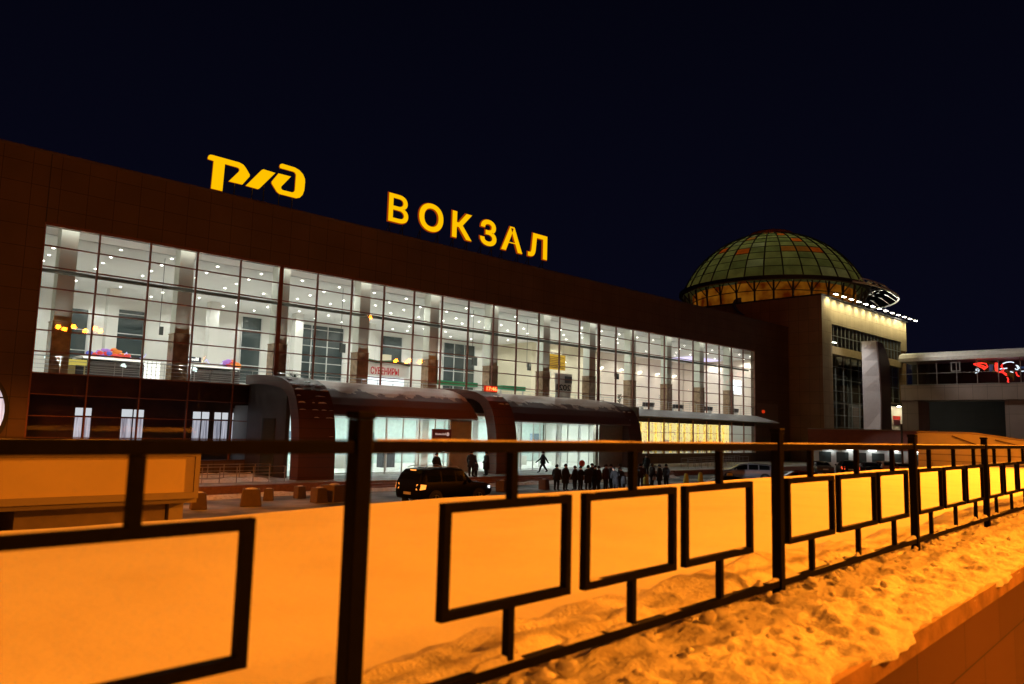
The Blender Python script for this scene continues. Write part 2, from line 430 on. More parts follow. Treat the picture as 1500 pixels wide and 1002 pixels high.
# ------------------------------------------------------------------ street lamps (two reflected in the glass front, the third added out of view)
def street_lamp():
    t = thing('street_lamp', 'x', 'street lamp', (0,0,0), 0, 'tall ring-crown street lamps of the square')
    m = MB(); m.tube([(0,0,0),(0,0,6),(0,0,15.3)], .16, 10, r2=.09); m.lathe([(.34,0),(.34,.5),(.18,.9),(.16,.9)], n=12); m.build('mast', M_dark, t, smooth=False)
    for k in range(6):
        a = 2*math.pi*k/6; c = Vector((2.5*math.cos(a), 2.5*math.sin(a), 15.6))
        m = MB(); m.tube([(0,0,15.2),(c.x*.5,c.y*.5,15.0),(c.x,c.y,15.25)], .035, 6); ar = m.build('arm', M_dark, t)
        m = MB(); m.sphere(c, .30, 14, 8); m.build('globe', E_sodium, ar, smooth=True)
    return t
lamp = street_lamp()
SPOTS = [((27.4,-6.5,0), 'tall six-globe street lamp reflected at the left end of the glass front'),
         ((80.5,-6.5,0), 'tall six-globe street lamp reflected above the entrance canopy'),
         ((-30,-6.5,0), 'added six-globe street lamp out of view at the left end of the square')]
for i, (p, lb) in enumerate(SPOTS):
    o = lamp if i == 0 else copy_tree(lamp); o.location = p; o['label'] = lb

# added road lamps and floodlight masts, all out of view, for the sodium light
def added_road_lamp(loc, rz, label, watts, h=9.2, size=2.86):
    t = thing('added_road_lamp', label, 'street lamp', loc, rz, 'added road lamps out of view')
    m = MB(); m.tube([(0,0,0),(0,0,h*.6),(0,0,h-.3),(.25,0,h),(1.3,0,h+.15)], .075, 8, r2=.05); m.build('pole', M_dark, t)
    m = MB(); m.box(1.25, 1.95, -.17, .17, h+.06, h+.22); hd = m.build('lamp_head', M_dark, t, bevel=.02)
    m = MB(); m.box(1.32, 1.88, -.12, .12, h+.03, h+.058); m.build('lens', emat('sodium_lens_glow', SOD, 60), hd)
    l = bpy.data.lights.new('added_sodium_lamp', 'SPOT'); l.energy = watts; l.color = SOD; l.spot_size = size; l.spot_blend = .22; l.shadow_soft_size = .9
    lo = bpy.data.objects.new('added_sodium_lamp', l); C.objects.link(lo); lo.parent = hd; lo.location = (1.6, 0, h+.02)
    return t
def added_flood_mast(loc, h, aim, watts, size, label):
    t = thing('added_floodlight_mast', label, 'floodlight mast', loc)
    m = MB(); m.tube([(0,0,0),(0,0,h)], .22, 10, r2=.12); m.build('pole', M_dark, t)
    d = (Vector(aim)-Vector((loc[0], loc[1], loc[2]+h))).normalized()
    m = MB(); m.box(-.45, .45, -.35, .35, 0, .3); hd = m.build('lamp_head', M_dark, t, bevel=.03)
    hd.location = Vector((0,0,h))+d*.3; hd.rotation_euler = (-d).to_track_quat('Z', 'Y').to_euler()
    m = MB(); m.box(-.4, .4, -.3, .3, -.03, -.002); m.build('lens', emat('sodium_lens_glow', SOD, 60), hd)
    l = bpy.data.lights.new('added_sodium_flood', 'SPOT'); l.energy = watts; l.color = SOD; l.spot_size = size; l.spot_blend = .9; l.shadow_soft_size = .45
    lo = bpy.data.objects.new('added_sodium_flood', l); C.objects.link(lo); lo.parent = hd; lo.location = (0, 0, -.06)
    return t
added_flood_mast((62, 9.5, 0), 20, (13.5, 8.5, 2.7), 325000, 1.12, 'added tall floodlight mast out of view to the right, lighting the snow field')
added_road_lamp((10.0, -9.0, 2.4), math.radians(80), 'added road lamp out of view, lighting the snow ledge and parapet wall', 12800)
added_road_lamp((1.5, 35.5, 0), math.radians(-20), 'added road lamp out of view to the left, lighting the plaza and lower facade', 9000)
cf = added_flood_mast((13, -10, 2.4), 12, (37, 46, 5.6), 40000, .25, 'added floodlight mast out of view with two narrow beams on the entrance canopy')
hd2 = copy_tree(cf.children[1], cf); hd2.rotation_euler = (Vector((13, -10, 14.4))-Vector((54, 46, 5.6))).to_track_quat('Z', 'Y').to_euler()
added_flood_mast((38.5, 6.2, 0), 12, (57, 14, 3.8), 14000, .62, 'added short floodlight mast out of view to the right, lighting the sheet metal shed')

# ------------------------------------------------------------------ the station
ST = Vector((58, 52, 0))
st_ = thing('station_building', 'long brown clad railway station with a tall lit glass front', 'building', ST)
WX0, WX1, NB, BW = 10.5, 96.9, 28, 3.0857
def mx(k): return WX0+BW*k
ZT, ZS = 15.62, 6.63
m = MB()
m.box(-40, 10.5, 52.0, 52.6, 0, ZT); m.box(-40, 107.2, 52.0, 52.6, ZT+.002, 20.0); m.box(96.9, 107.2, 52.0, 52.6, 0, ZT)
m.box(10.5, 26.2, 52.05, 52.5, 0, 1.35); m.box(66, 96.9, 52.05, 52.5, 0, 1.6)
fac = m.build('facade', M_fac, st_, ST)
m = MB(); m.box(-40, 107.2, 52.9, 88, 19.2, 19.7); m.box(-40, 107.2, 51.93, 52.9, 20.0, 20.16)
m.build('roof', mat('roof_metal', (.12, .09, .07), .6), st_, ST)
m = MB()
m.box(-40, -39.5, 52.6, 88, 0, 19.2); m.box(-40, 107.2, 88, 88.5, 0, 19.2)
m.build('rear_wall', M_fac, st_, ST)
# joint between the end pier and the glazed bay
m = MB(); m.box(10.5, 10.56, 51.985, 51.998, ZT, 20.0); m.build('joint_strip', M_dark, st_, ST)
# head trim over the glass
m = MB(); m.box(10.5, 96.9, 51.90, 51.998, ZT-.05, ZT+.12); m.build('head_trim', M_frame, st_, ST)
# curtain wall frame
trans = [ZT-1.2857*k for k in range(1, 8)]
m = MB()
for k in range(0, NB+1):
    wd = .085
    lo = 1.35 if k <= 5 else (ZS if k < 18 else 1.6)
    x = mx(k) if k else mx(k)+.04
    if k == NB: x -= .04
    m.box(x-wd/2, x+wd/2, 51.94, 52.12, lo, ZT-.05)
for z in trans:
    for k in range(NB): m.box(mx(k)+.03, mx(k+1)-.03, 51.95, 52.10, z-.038, z+.038)
for z in (5.35, 4.06, 2.78):
    for k in list(range(5))+list(range(18, NB)):
        if k >= 18 and z != 2.78 and z != 4.06: continue
        m.box(mx(k)+.03, mx(k+1)-.03, 51.95, 52.10, z-.025, z+.025)
cw = m.build('curtain_wall', M_frame, st_, ST)
m = MB()
for k in (5, 17):
    m.box(mx(k)-.16, mx(k)+.16, 51.86, 51.93, 6.0, ZT)
    m.build('expansion_post', M_frame, cw, ST); m = MB()
m = MB(); m.pane(WX0, WX1, 52.02, ZS, ZT); m.build('glass', G_main, cw, ST, fix=False)
m = MB(); m.pane(WX0, mx(5)+.4, 52.02, 1.36, ZS-.03); m.build('lower_glass', G_dark, cw, ST, fix=False)
m = MB(); m.pane(66, WX1, 52.02, 1.62, 5.2); m.build('lower_glass', G_main, cw, ST, fix=False)
# spandrel behind the sill line on the left, floor slab
m = MB(); m.box(WX0, 66.0, 52.14, 52.3, 5.38, 6.6); m.box(66.01, WX1, 52.14, 52.3, 5.2, 6.6); m.build('spandrel', M_brown, st_, ST)
m = MB(); m.box(-38, 107, 52.31, 87.9, 6.2, 6.62); m.build('upper_floor', M_floor, st_, ST)
# the hall interior
m = MB(); m.box(-38, 107, 54.2, 87.9, 15.5, 15.7); m.box(-38, 107, 52.61, 54.19, 16.05, 16.2); m.build('ceiling', M_ceil, st_, ST)
m = MB(); m.box(-38, 107, 54.19, 54.4, 15.5, 16.04); m.build('cornice', M_white, st_, ST)
m = MB()
m.box(-38, 72.5, 77, 77.3, 6.62, 15.5); m.build('hall_rear_wall', M_white, st_, ST)
m = MB(); m.box(70.6, 72.6, 69.6, 76.9, 6.62, 15.49); m.box(72.6, 84, 69.0, 69.4, 6.62, 15.49); m.build('hall_yellow_wall', M_cream, st_, ST)
m = MB(); m.box(84, 106.9, 69.9, 70.2, 6.62, 15.49); m.box(106.5, 106.9, 53, 69.8, 6.62, 15.49); m.build('hall_pink_wall', M_pink, st_, ST)
m = MB(); m.box(8.5, 8.9, 52.7, 76.9, 6.62, 15.49); m.build('hall_end_wall', M_white, st_, ST)
m = MB()
for x0, x1, z0, z1 in [(17.6,19.7,8.2,13.9),(21.7,24.6,8.2,14.3),(34.3,36.5,8,15.1),(40.4,46.6,7,15.1),(48.9,51.0,8,14.9),(51.9,55,8,14.9),(61.6,67.0,7.5,15.0),(69.9,70.58,8,14.9)]:
    m = MB(); m.box(x0, x1, 76.93, 76.995, z0, z1); wn = m.build('rear_window', M_darkglass, st_, ST)
    m = MB(); n = max(1, round((x1-x0)/2.1))
    for i in range(n+1):
        x = x0+(x1-x0)*i/n; m.box(x-.05, x+.05, 76.84, 76.925, z0, z1)
    zz = z0
    while zz < z1:
        m.box(x0+.06, x1-.06, 76.86, 76.92, zz, zz+.08); zz += 1.9
    m.build('window_frame', M_framel, wn, ST)
# columns
for i in range(12):
    x = 11.72+7.325*i
    m = MB(); m.box(x, x+.98, 53.25, 54.17, 9.96, 15.9 if True else 0); co = m.build('column', M_col, st_, ST)
    m = MB(); m.box(x-.05, x+1.03, 53.2, 54.22, 6.62, 9.9); m.box(x-.08, x+1.06, 53.17, 54.25, 9.9, 9.958); m.build('marble_base', M_marb, co, ST)
for i in range(9):
    x = 20.0+9.0*i
    if x > 70: break
    m = MB(); m.box(x, x+.9, 72.2, 73.1, 6.62, 15.5); m.build('column', M_white, st_, ST)
# long tube tying the columns behind the glass
m = MB(); m.tube([(10.4, 53.0, 12.98),(96.9, 53.0, 12.98)], .13, 10); m.build('tie_tube', mat('tie_tube_paint', (.13, .14, .11), .6), st_, ST)
# balustrade just behind the glass
m = MB()
for z in (6.95, 7.2, 7.45): m.tube([(10.5, 52.5, z),(96.9, 52.5, z)], .015, 6)
m.tube([(10.5, 52.5, 7.7),(96.9, 52.5, 7.7)], .03, 6)
for k in range(57): m.tube([(10.6+1.54*k, 52.5, 6.62),(10.6+1.54*k, 52.5, 7.69)], .02, 5)
m.build('balustrade', M_steel, st_, ST)
# downlights
rows = [55.4, 58.4, 61.2, 63.9, 67.3, 70.9, 74.3]
cand = []
for j, y in enumerate(rows):
    for i in range(28):
        x = 12.3+3.45*i + (.25*j if i < 12 else 0)
        if x > 106 or (y > 68.5 and x > 70): continue
        cand.append((math.hypot(x, y), x+random.uniform(-.12,.12), y+random.uniform(-.12,.12)))
        if (i+j) % 2 == 0:
            l = bpy.data.lights.new('hall_lamp', 'SPOT'); l.energy = 425; l.color = (.98, 1.0, .95); l.spot_size = 2.6; l.spot_blend = .6; l.shadow_soft_size = 0.0
            lo = bpy.data.objects.new('hall_lamp', l); C.objects.link(lo); lo.parent = st_; lo.location = Vector((x, y, 15.44))-ST
cand.sort()
rest = MB()
for i, (d, x, y) in enumerate(cand):
    mb = MB() if i < 98 else rest
    mb.lathe([(0, 15.47), (.085, 15.47), (.085, 15.495)], (x, y, 0), 10)
    if i < 98: mb.build('downlight', E_down, st_, ST)
tag(rest.build('downlights', E_down, st_, ST), kind='stuff')
# added unseen cove light above the glass, brightens the cornice and column fronts
l = bpy.data.lights.new('added_cove_lamp', 'AREA'); l.shape = 'RECTANGLE'; l.size = 86; l.size_y = .25; l.energy = 480; l.color = (1, .98, .92)
lo = bpy.data.objects.new('added_cove_lamp', l); C.objects.link(lo); lo.parent = st_; lo.location = Vector((53.7, 52.72, 15.98))-ST; lo.rotation_euler = (math.radians(24), 0, 0)
for i in range(12):
    x = 11.72+7.325*i+.49
    l = bpy.data.lights.new('added_column_uplight', 'SPOT'); l.energy = 1900; l.color = (1, .99, .92); l.spot_size = .46; l.spot_blend = 1.0; l.shadow_soft_size = .05  # added unseen uplights, brighten the column fronts
    lo = bpy.data.objects.new('added_column_uplight', l); C.objects.link(lo); lo.parent = st_; p_ = Vector((x-.2, 52.4, 6.72)); lo.location = p_-ST
    lo.rotation_euler = (Vector((x, 53.1, 16))-p_).to_track_quat('-Z', 'Y').to_euler()
# wall washers on the pink and cream walls
for i in range(7):
    x = 76+4.6*i; yw = 68.9 if x < 84 else 69.8
    m = MB(); m.box(x-.25, x+.25, yw-.35, yw-.05, 13.2, 13.32); o = m.build('wall_washer', M_white, st_, ST)
    m = MB(); m.box(x-.2, x+.2, yw-.32, yw-.08, 13.18, 13.196); m.build('lens', emat('washer_glow', (1, .95, .78), 45), o, ST)

# lower floor, left part: dark lobby with a few lit curtained windows
m = MB(); m.box(10.6, 26, 55, 55.3, .45, 6.19); m.box(10.2, 10.49, 52.6, 55.3, .45, 6.19)
lob = m.build('lobby_wall', M_brown, st_, ST)
E_curt = emat('curtained_window_glow', (.80, .85, 1.0), .62)
E_curt2 = emat('curtained_window_top_glow', (.9, .95, 1.0), 1.1)
def curtain_window(x0, x1, z0, z1):
    m = MB(); m.box(x0-.06, x1+.06, 54.93, 54.995, z0-.06, z1+.06); fr = m.build('lobby_window', M_brown, st_, ST)
    m = MB(); n = max(8, int((x1-x0)/.06)); vs = []; fs = []
    for i in range(n+1):
        x = x0+(x1-x0)*i/n; y = 54.9+.02*math.sin(i*1.7)
        vs += [(x, y, z0), (x, y, z1-.55)]
    for i in range(n): fs.append((2*i, 2*i+2, 2*i+3, 2*i+1))
    m.add(vs, fs); m.build('curtain', M_curt, fr, ST)
    m = MB(); m.box(x0, x1, 54.9, 54.92, z1-.5, z1); m.build('pane', E_curt2, fr, ST)
    m = MB(); m.box((x0+x1)/2-.04, (x0+x1)/2+.04, 54.85, 54.88, z0, z1); m.box(x0, x1, 54.85, 54.88, z1-.56, z1-.5); m.build('frame', M_brown, fr, ST)
M_curt = bpy.data.materials.new('lit_curtain'); M_curt.use_nodes = True
_t = M_curt.node_tree; _b = _t.nodes['Principled BSDF']
_g = _t.nodes.new('ShaderNodeNewGeometry'); _w = _t.nodes.new('ShaderNodeTexNoise'); _w.inputs['Scale'].default_value = 9
_mp = _t.nodes.new('ShaderNodeMapping'); _mp.inputs['Scale'].default_value = (1, 1, .05)
_t.links.new(_g.outputs['Position'], _mp.inputs[0]); _t.links.new(_mp.outputs[0], _w.inputs['Vector'])
_rr = _t.nodes.new('ShaderNodeValToRGB'); _rr.color_ramp.elements[0].color = (.25, .27, .36, 1); _rr.color_ramp.elements[1].color = (.95, .97, 1.1, 1)
_rr.color_ramp.elements[0].position = .35; _rr.color_ramp.elements[1].position = .65
_t.links.new(_w.outputs['Fac'], _rr.inputs[0]); _t.links.new(_rr.outputs[0], _b.inputs['Emission Color']); _b.inputs['Emission Strength'].default_value = .85
_b.inputs['Base Color'].default_value = (.6, .6, .65, 1)
for x0, x1 in [(13.8, 14.75), (16.6, 18.0), (21.35, 22.5), (22.9, 23.9), (24.25, 25.0)]: curtain_window(x0, x1, 1.9, 4.65)

# round window at the left end
m = MB(); m.lathe([(2.5, 51.98), (2.72, 51.98), (2.72, 51.90), (2.5, 51.90), (2.5, 51.98)], (6.9, 0, 4.25), 40, axis='y')
m.box(4.7, 9.5, 51.91, 51.96, 5.0, 5.09); m.box(4.9, 9.3, 51.91, 51.96, 2.6, 2.69); m.box(7.05, 7.15, 51.91, 51.96, 1.8, 6.7)
rw = m.build('round_window', M_dark, st_, ST)
m = MB(); m.lathe([(0, 51.985), (2.52, 51.985)], (6.9, 0, 4.25), 40, axis='y'); m.build('pane', M_curt, rw, ST)

# right lower part: awning, shop glass with curtains of golden fairy lights
M_awn = mat('grey_awning_sheet', (.50, .50, .50), .5, var=.12, vscale=.8)
m = MB(); m.prism([(65.9, 51.99, 6.66), (97.2, 51.99, 6.66), (98.4, 49.2, 5.78), (65.9, 49.2, 5.78)], (0, 0, -.10)); aw = m.build('awning', M_awn, st_, ST)
for k in range(12):
    x = 67+2.7*k; m = MB(); m.bar((x, 51.98, 5.7), (x, 49.3, 5.62), .08, .12); m.build('awning_bracket', M_dark, aw, ST)
m = MB(); m.box(65, 106.8, 58, 58.3, .45, 6.19); m.box(96.95, 97.2, 52.6, 58, .45, 6.19); m.box(65.2, 65.5, 52.6, 58, .45, 6.19); m.build('shop_wall', M_white, st_, ST)
m = MB(); m.box(65.5, 97, 52.31, 58, 1.2, 1.6); m.build('shop_floor', M_floor, st_, ST)
for k in range(10):
    m = MB(); m.box(67+3*k, 68.2+3*k, 54.6, 55.2, 5.9, 5.98); m.build('ceiling_lamp', emat('shop_lamp_glow', (.95, 1, 1), 9), st_, ST)
E_gar = emat('fairy_light_glow', (1.0, .74, .18), 5.5)
gx = 66.4
strand_spots = []
while gx < 90.2: strand_spots.append(gx); gx += random.uniform(.22, .36)
gm = [MB() for _ in strand_spots]
for x, m in zip(strand_spots, gm):
    zz = 5.15; end = random.choice([1.7, 2.2, 2.9, 3.2])
    while zz > end:
        if random.random() < .88: m.sphere((x+random.uniform(-.05,.05), 52.20+random.uniform(-.03,.03), zz), random.uniform(.022,.036), 5, 3)
        zz -= random.uniform(.10, .2)
    m.tube([(x, 52.2, 5.18), (x, 52.2, end)], .006, 4)
    tag(m.build('light_strand', E_gar), 'golden fairy light strand hanging behind the shop glass under the grey awning', 'light strand', 'curtain of golden fairy lights in the shop window')
m = MB()
for k in range(16): m.box(66.2+1.5*k+.1, 66.2+1.5*k+.55, 52.32, 52.34, 1.65, 5.15)
tag(m.build('shop_curtain', mat('yellow_voile', (.75, .60, .22), .9, var=.2), None, (66.2, 52.3, 1.65)), 'yellow voile drapes hanging behind the fairy lights', 'curtain')

# grey plate on the blank wall; the glowing red disc imitates a reflection
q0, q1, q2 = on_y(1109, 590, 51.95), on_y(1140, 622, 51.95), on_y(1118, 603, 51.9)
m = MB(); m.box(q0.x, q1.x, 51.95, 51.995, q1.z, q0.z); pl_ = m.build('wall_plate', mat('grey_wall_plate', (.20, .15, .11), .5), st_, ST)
m = MB(); m.sphere((q2.x, 51.88, q2.z), .3, 14, 8, sq=(1.5, .3, .8)); m.build('red_reflection', emat('dim_red_glow', (.55, .03, .005), .9), pl_, ST, smooth=True)

# lettering on the roof edge
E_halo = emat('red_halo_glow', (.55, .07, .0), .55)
lw = thing('word_sign', 'glowing amber letters standing on the station roof edge', 'sign', (44.8, 52, 20.16))
LO = lw.location.copy()
for ch, x0, x1 in [('В',35.12,37.15),('О',38.31,40.98),('К',42.02,44.36),('З',45.39,47.46),('А',48.11,50.95),('Л',51.73,54.47)]:
    lo, hi = (21.08, 23.5)
    if ch in 'ОЗ': lo, hi = 21.04, 23.54
    o = text_fit('letter', ch, E_sign, lw, LO, x0, x1, 51.9, lo, hi, extrude=.05, offset=.014 if ch == 'В' else .026)
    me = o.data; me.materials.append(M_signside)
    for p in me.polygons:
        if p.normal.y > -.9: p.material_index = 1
    h_ = text_fit('glow_rim', ch, E_halo, o, LO, x0-.07, x1+.07, 51.97, lo-.07, hi+.07, extrude=.01, offset=.02 if ch == 'В' else .05)  # enlarged glowing plate imitates the red glow around the letter
    m = MB()
    for xx in (x0+.35, x1-.35): m = MB(); m.bar((xx, 52.1, 20.17), (xx, 52.1, 21.06), .06); m.bar((xx, 52.7, 20.17), (xx, 52.12, 21.0), .05); m.build('bracket', M_dark, lw, LO)
lg = thing('logo_sign', 'glowing amber company emblem of three linked strokes on the roof edge', 'sign', (23.7, 52, 20.16))
LG = lg.location.copy()
strokes = [
 [(185,248),(184,228),(195,207),(212,199),(240,204),(530,285),(575,310),(605,350),(645,420),(642,440),(562,528),(413,492),(520,390),(530,375),(531,360),(520,345),(500,337),(372,302),(343,600),(218,570),(248,268)],
 [(600,540),(775,368),(795,360),(925,400),(755,566),(735,578)],
 [(978,346),(972,330),(978,306),(1000,298),(1140,340),(1190,370),(1230,415),(1250,465),(1252,500),(1243,590),(1225,640),(1195,670),(1155,678),(970,630),(940,605),(885,515),(885,495),(960,405),(1097,440),(990,550),(989,570),(1005,588),(1110,614),(1130,608),(1140,590),(1152,420),(1140,395),(1120,385)]]
for sk in strokes:
    pts = [on_y(280+x/7.5, 200+y/7.5, 51.9) for x, y in sk]
    m = MB(); m.prism(pts, (0, .12, 0)); o = m.build('stroke', E_sign, lg, LG)
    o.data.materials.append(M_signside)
    bmx = bmesh.new(); bmx.from_mesh(o.data); bmesh.ops.triangulate(bmx, faces=[f for f in bmx.faces if len(f.verts) > 4], ngon_method='EAR_CLIP'); bmx.to_mesh(o.data); bmx.free()
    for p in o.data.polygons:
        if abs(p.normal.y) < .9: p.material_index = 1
    m = MB(); xs = [p.x for p in pts]; zs = [p.z for p in pts]
    for xx in (min(xs)+(max(xs)-min(xs))*.3, min(xs)+(max(xs)-min(xs))*.7): m = MB(); m.bar((xx, 52.25, 20.17), (xx, 52.25, 21.6), .06); m.build('bracket', M_dark, lg, LG)

# ------------------------------------------------------------------ entrance pavilion with curved ribs
EO = Vector((45, 47, .45))
en = thing('entrance_pavilion', 'dark red curved entrance canopy with ribs over bright glass doors', 'entrance', EO)
M_rib = panelmat('rib_cladding', (.11, .042, .024), 3.2, .62, mortar=(.06, .03, .02), msize=.03, var=.08, rough=.45)
def canopy_mat():
    m = bpy.data.materials.new('canopy_sheet_with_snow'); m.use_nodes = True; t = m.node_tree; b = t.nodes['Principled BSDF']; b.inputs['Roughness'].default_value = .5
    g = t.nodes.new('ShaderNodeNewGeometry'); s = t.nodes.new('ShaderNodeSeparateXYZ'); t.links.new(g.outputs['Position'], s.inputs[0])
    n = t.nodes.new('ShaderNodeTexNoise'); n.inputs['Scale'].default_value = .9; n.inputs['Detail'].default_value = 9; n.inputs['Roughness'].default_value = .62
    t.links.new(g.outputs['Position'], n.inputs['Vector'])
    a = t.nodes.new('ShaderNodeMath'); a.operation = 'MULTIPLY_ADD'; a.inputs[1].default_value = 2.3; t.links.new(n.outputs['Fac'], a.inputs[0]); t.links.new(s.outputs['Z'], a.inputs[2])
    r = t.nodes.new('ShaderNodeValToRGB'); r.color_ramp.interpolation = 'LINEAR'
    mr = t.nodes.new('ShaderNodeMapRange'); mr.inputs[1].default_value = 7.42; mr.inputs[2].default_value = 7.50
    t.links.new(a.outputs[0], mr.inputs[0])
    mx_ = t.nodes.new('ShaderNodeMixRGB'); mx_.inputs[1].default_value = (.125, .058, .046, 1); mx_.inputs[2].default_value = (.50, .35, .27, 1)
    t.links.new(mr.outputs[0], mx_.inputs[0]); t.links.new(mx_.outputs[0], b.inputs['Base Color'])
    return m
M_canopy = canopy_mat()
prof = [(51.95, 7.32), (50.5, 7.30), (49.0, 7.25), (47.6, 7.12), (46.5, 6.94), (45.55, 6.60), (44.95, 6.2), (44.5, 5.6), (44.2, 4.9), (44.0, 4.2), (43.85, 3.4), (43.78, 2.4), (43.75, 1.2), (43.75, .45)]
def rib(x0, x1, pr, th=1.15):
    inner = []
    for i, (y, z) in enumerate(pr):
        d = Vector((pr[min(i+1, len(pr)-1)][0]-pr[max(i-1, 0)][0], pr[min(i+1, len(pr)-1)][1]-pr[max(i-1, 0)][1])).normalized()
        n = Vector((-d.y, d.x)); n = n if n.x > 0 or n.y < 0 else -n
        inner.append((max(y+abs(n.x)*th*.9, y), z-abs(n.y)*th*.55))
    inner[-1] = (inner[-1][0], .45)
    m = MB(); vs = []; fs = []; k = len(pr)
    for X in (x0, x1): vs += [(X, y, z) for y, z in pr]+[(X, y, z) for y, z in inner]
    for i in range(k-1):
        fs += [(i, i+1, 2*k+i+1, 2*k+i), (k+i, 3*k+i, 3*k+i+1, k+i+1), (i, k+i, k+i+1, i+1), (2*k+i, 2*k+i+1, 3*k+i+1, 3*k+i)]
    fs += [(0, 2*k, 3*k, k), (k-1, 2*k-1, 4*k-1, 3*k-1)]
    m.add(vs, fs); return m
def shifted(d, zs=0): return [(min(y+d, 51.95) if z > 1 else y+d, z+zs) for y, z in prof]
ribs = [(23.75, 26.35, 0), (40.95, 43.2, 0.25), (61.9, 64.0, 3.1)]
for x0, x1, dd in ribs:
    ro = rib(x0, x1, shifted(dd)).build('rib', M_rib, en, EO)
    rnd = random.Random(int(x0)); m = MB(); pr = shifted(dd)
    def at_z(zq):
        for (ya, za), (yb, zb_) in zip(pr, pr[1:]):
            if za >= zq >= zb_: return ya+(yb-ya)*(za-zq)/(za-zb_+1e-9)
        return pr[-1][0]
    for zq in ((6.75, 6.5, 6.2, 5.8, 5.35, 4.9, 4.4, 3.2) if dd == 0 else (6.6, 6.0, 5.2)):
        x = x0+.1
        while x < x1-.25:
            w_ = rnd.uniform(.15, .8); x2 = min(x1-.05, x+w_); dens = .85 if zq > 4.8 else .4
            if rnd.random() < dens*(1 if dd == 0 else .5):
                y = at_z(zq); h_ = rnd.uniform(.02, .09)*(1.3 if zq > 5 else .7)
                nseg = 5; vs = []; fs = []
                for i in range(nseg+1):
                    u = i/nseg; e = math.sin(math.pi*u)**.6; xx = x+(x2-x)*u; hh = h_*e*rnd.uniform(.6, 1.3)
                    vs += [(xx, y-.012, zq-.01), (xx, y-.05*e-.012, zq+hh*.5), (xx, at_z(zq+hh)-.008, zq+hh)]
                for i in range(nseg): fs += [(3*i, 3*i+3, 3*i+4, 3*i+1), (3*i+1, 3*i+4, 3*i+5, 3*i+2)]
                m.add(vs, fs)
            x = x2+rnd.uniform(.05, .5)
    if m.v: tag(m.build('snow_streaks', M_snow2, ro, EO), kind='stuff')
def roof_panel(x0, x1, d):
    pr = [(51.9, 7.30), (50.6, 7.22), (49.5, 7.05), (48.6, 6.78), (47.85, 6.42), (47.2, 5.95), (46.65, 5.4), (46.25, 4.9), (46.12, 4.72)]
    pr = [(y+d-.75 if y < 51 else y-.75, z) for y, z in pr]; n = 30; m = MB(); vs = []; fs = []; k = len(pr)
    # a skew from rib to rib, so the eave follows both
    for i in range(n+1):
        X = x0+(x1-x0)*i/n
        for y, z in pr: vs.append((X, y+.75, z))
        for y, z in pr: vs.append((X, y+.93, z-.12))
    w_ = 2*k
    for i in range(n):
        for j in range(k-1):
            fs += [(i*w_+j, i*w_+j+1, (i+1)*w_+j+1, (i+1)*w_+j), (i*w_+k+j, (i+1)*w_+k+j, (i+1)*w_+k+j+1, i*w_+k+j+1)]
        fs.append((i*w_+k-1, i*w_+2*k-1, (i+1)*w_+2*k-1, (i+1)*w_+k-1))
    m.add(vs, fs); return m
roof_panel(26.36, 40.94, .15).build('roof_panel', M_canopy, en, EO)
roof_panel(43.21, 61.89, .6).build('roof_panel', M_canopy, en, EO)
# side wall of the pavilion, left: grey clad, with a dark doorway beside it
m = MB(); m.box(24.0, 24.3, 46.2, 51.9, .45, 6.9); m.build('side_wall', mat('grey_side_cladding', (.05, .044, .04), .5, var=.12), en, EO)
m = MB(); m.box(23.96, 23.995, 47.6, 49.5, .5, 4.3); m.build('side_door', M_darkglass, en, EO)
m = MB(); m.box(64.1, 64.4, 47.6, 51.9, .45, 6.6); m.build('side_wall', M_fac, en, EO)
# glass front
GY = 47.4
M_fr2 = mat('pale_door_frame', (.50, .50, .46), .5)
M_fr3 = mat('dark_door_frame', (.09, .07, .06), .5)
def glass_front(x0, x1, n, dark=()):
    m = MB(); m.pane(x0, x1, GY, .47, 4.95); gl = m.build('glass_front', G_main, en, EO, fix=False)
    m = MB()
    for i in range(n+1):
        x = x0+(x1-x0)*i/n; m.box(x-.04, x+.04, GY-.08, GY-.005, .47, 4.95)
    for z in (.55, 2.0, 2.9):
        for i in range(n): m.box(x0+(x1-x0)*i/n+.045, x0+(x1-x0)*(i+1)/n-.045, GY-.07, GY-.005, z-.03, z+.03)
    m.build('door_frame', M_fr2, gl, EO)
glass_front(26.6, 38.9, 8); glass_front(43.9, 57.6, 9)
M_pier = mat('beige_pier', (.24, .21, .17), .7, var=.1)
m = MB(); m.box(38.95, 41.2, GY-.02, GY+.3, .45, 4.95); m.build('pier', M_pier, en, EO); m = MB(); m.box(57.65, 64.0, GY+.4, GY+.7, .45, 5.2)
m.build('pier', mat('beige_pier', (.24, .21, .17), .7, var=.1), en, EO)
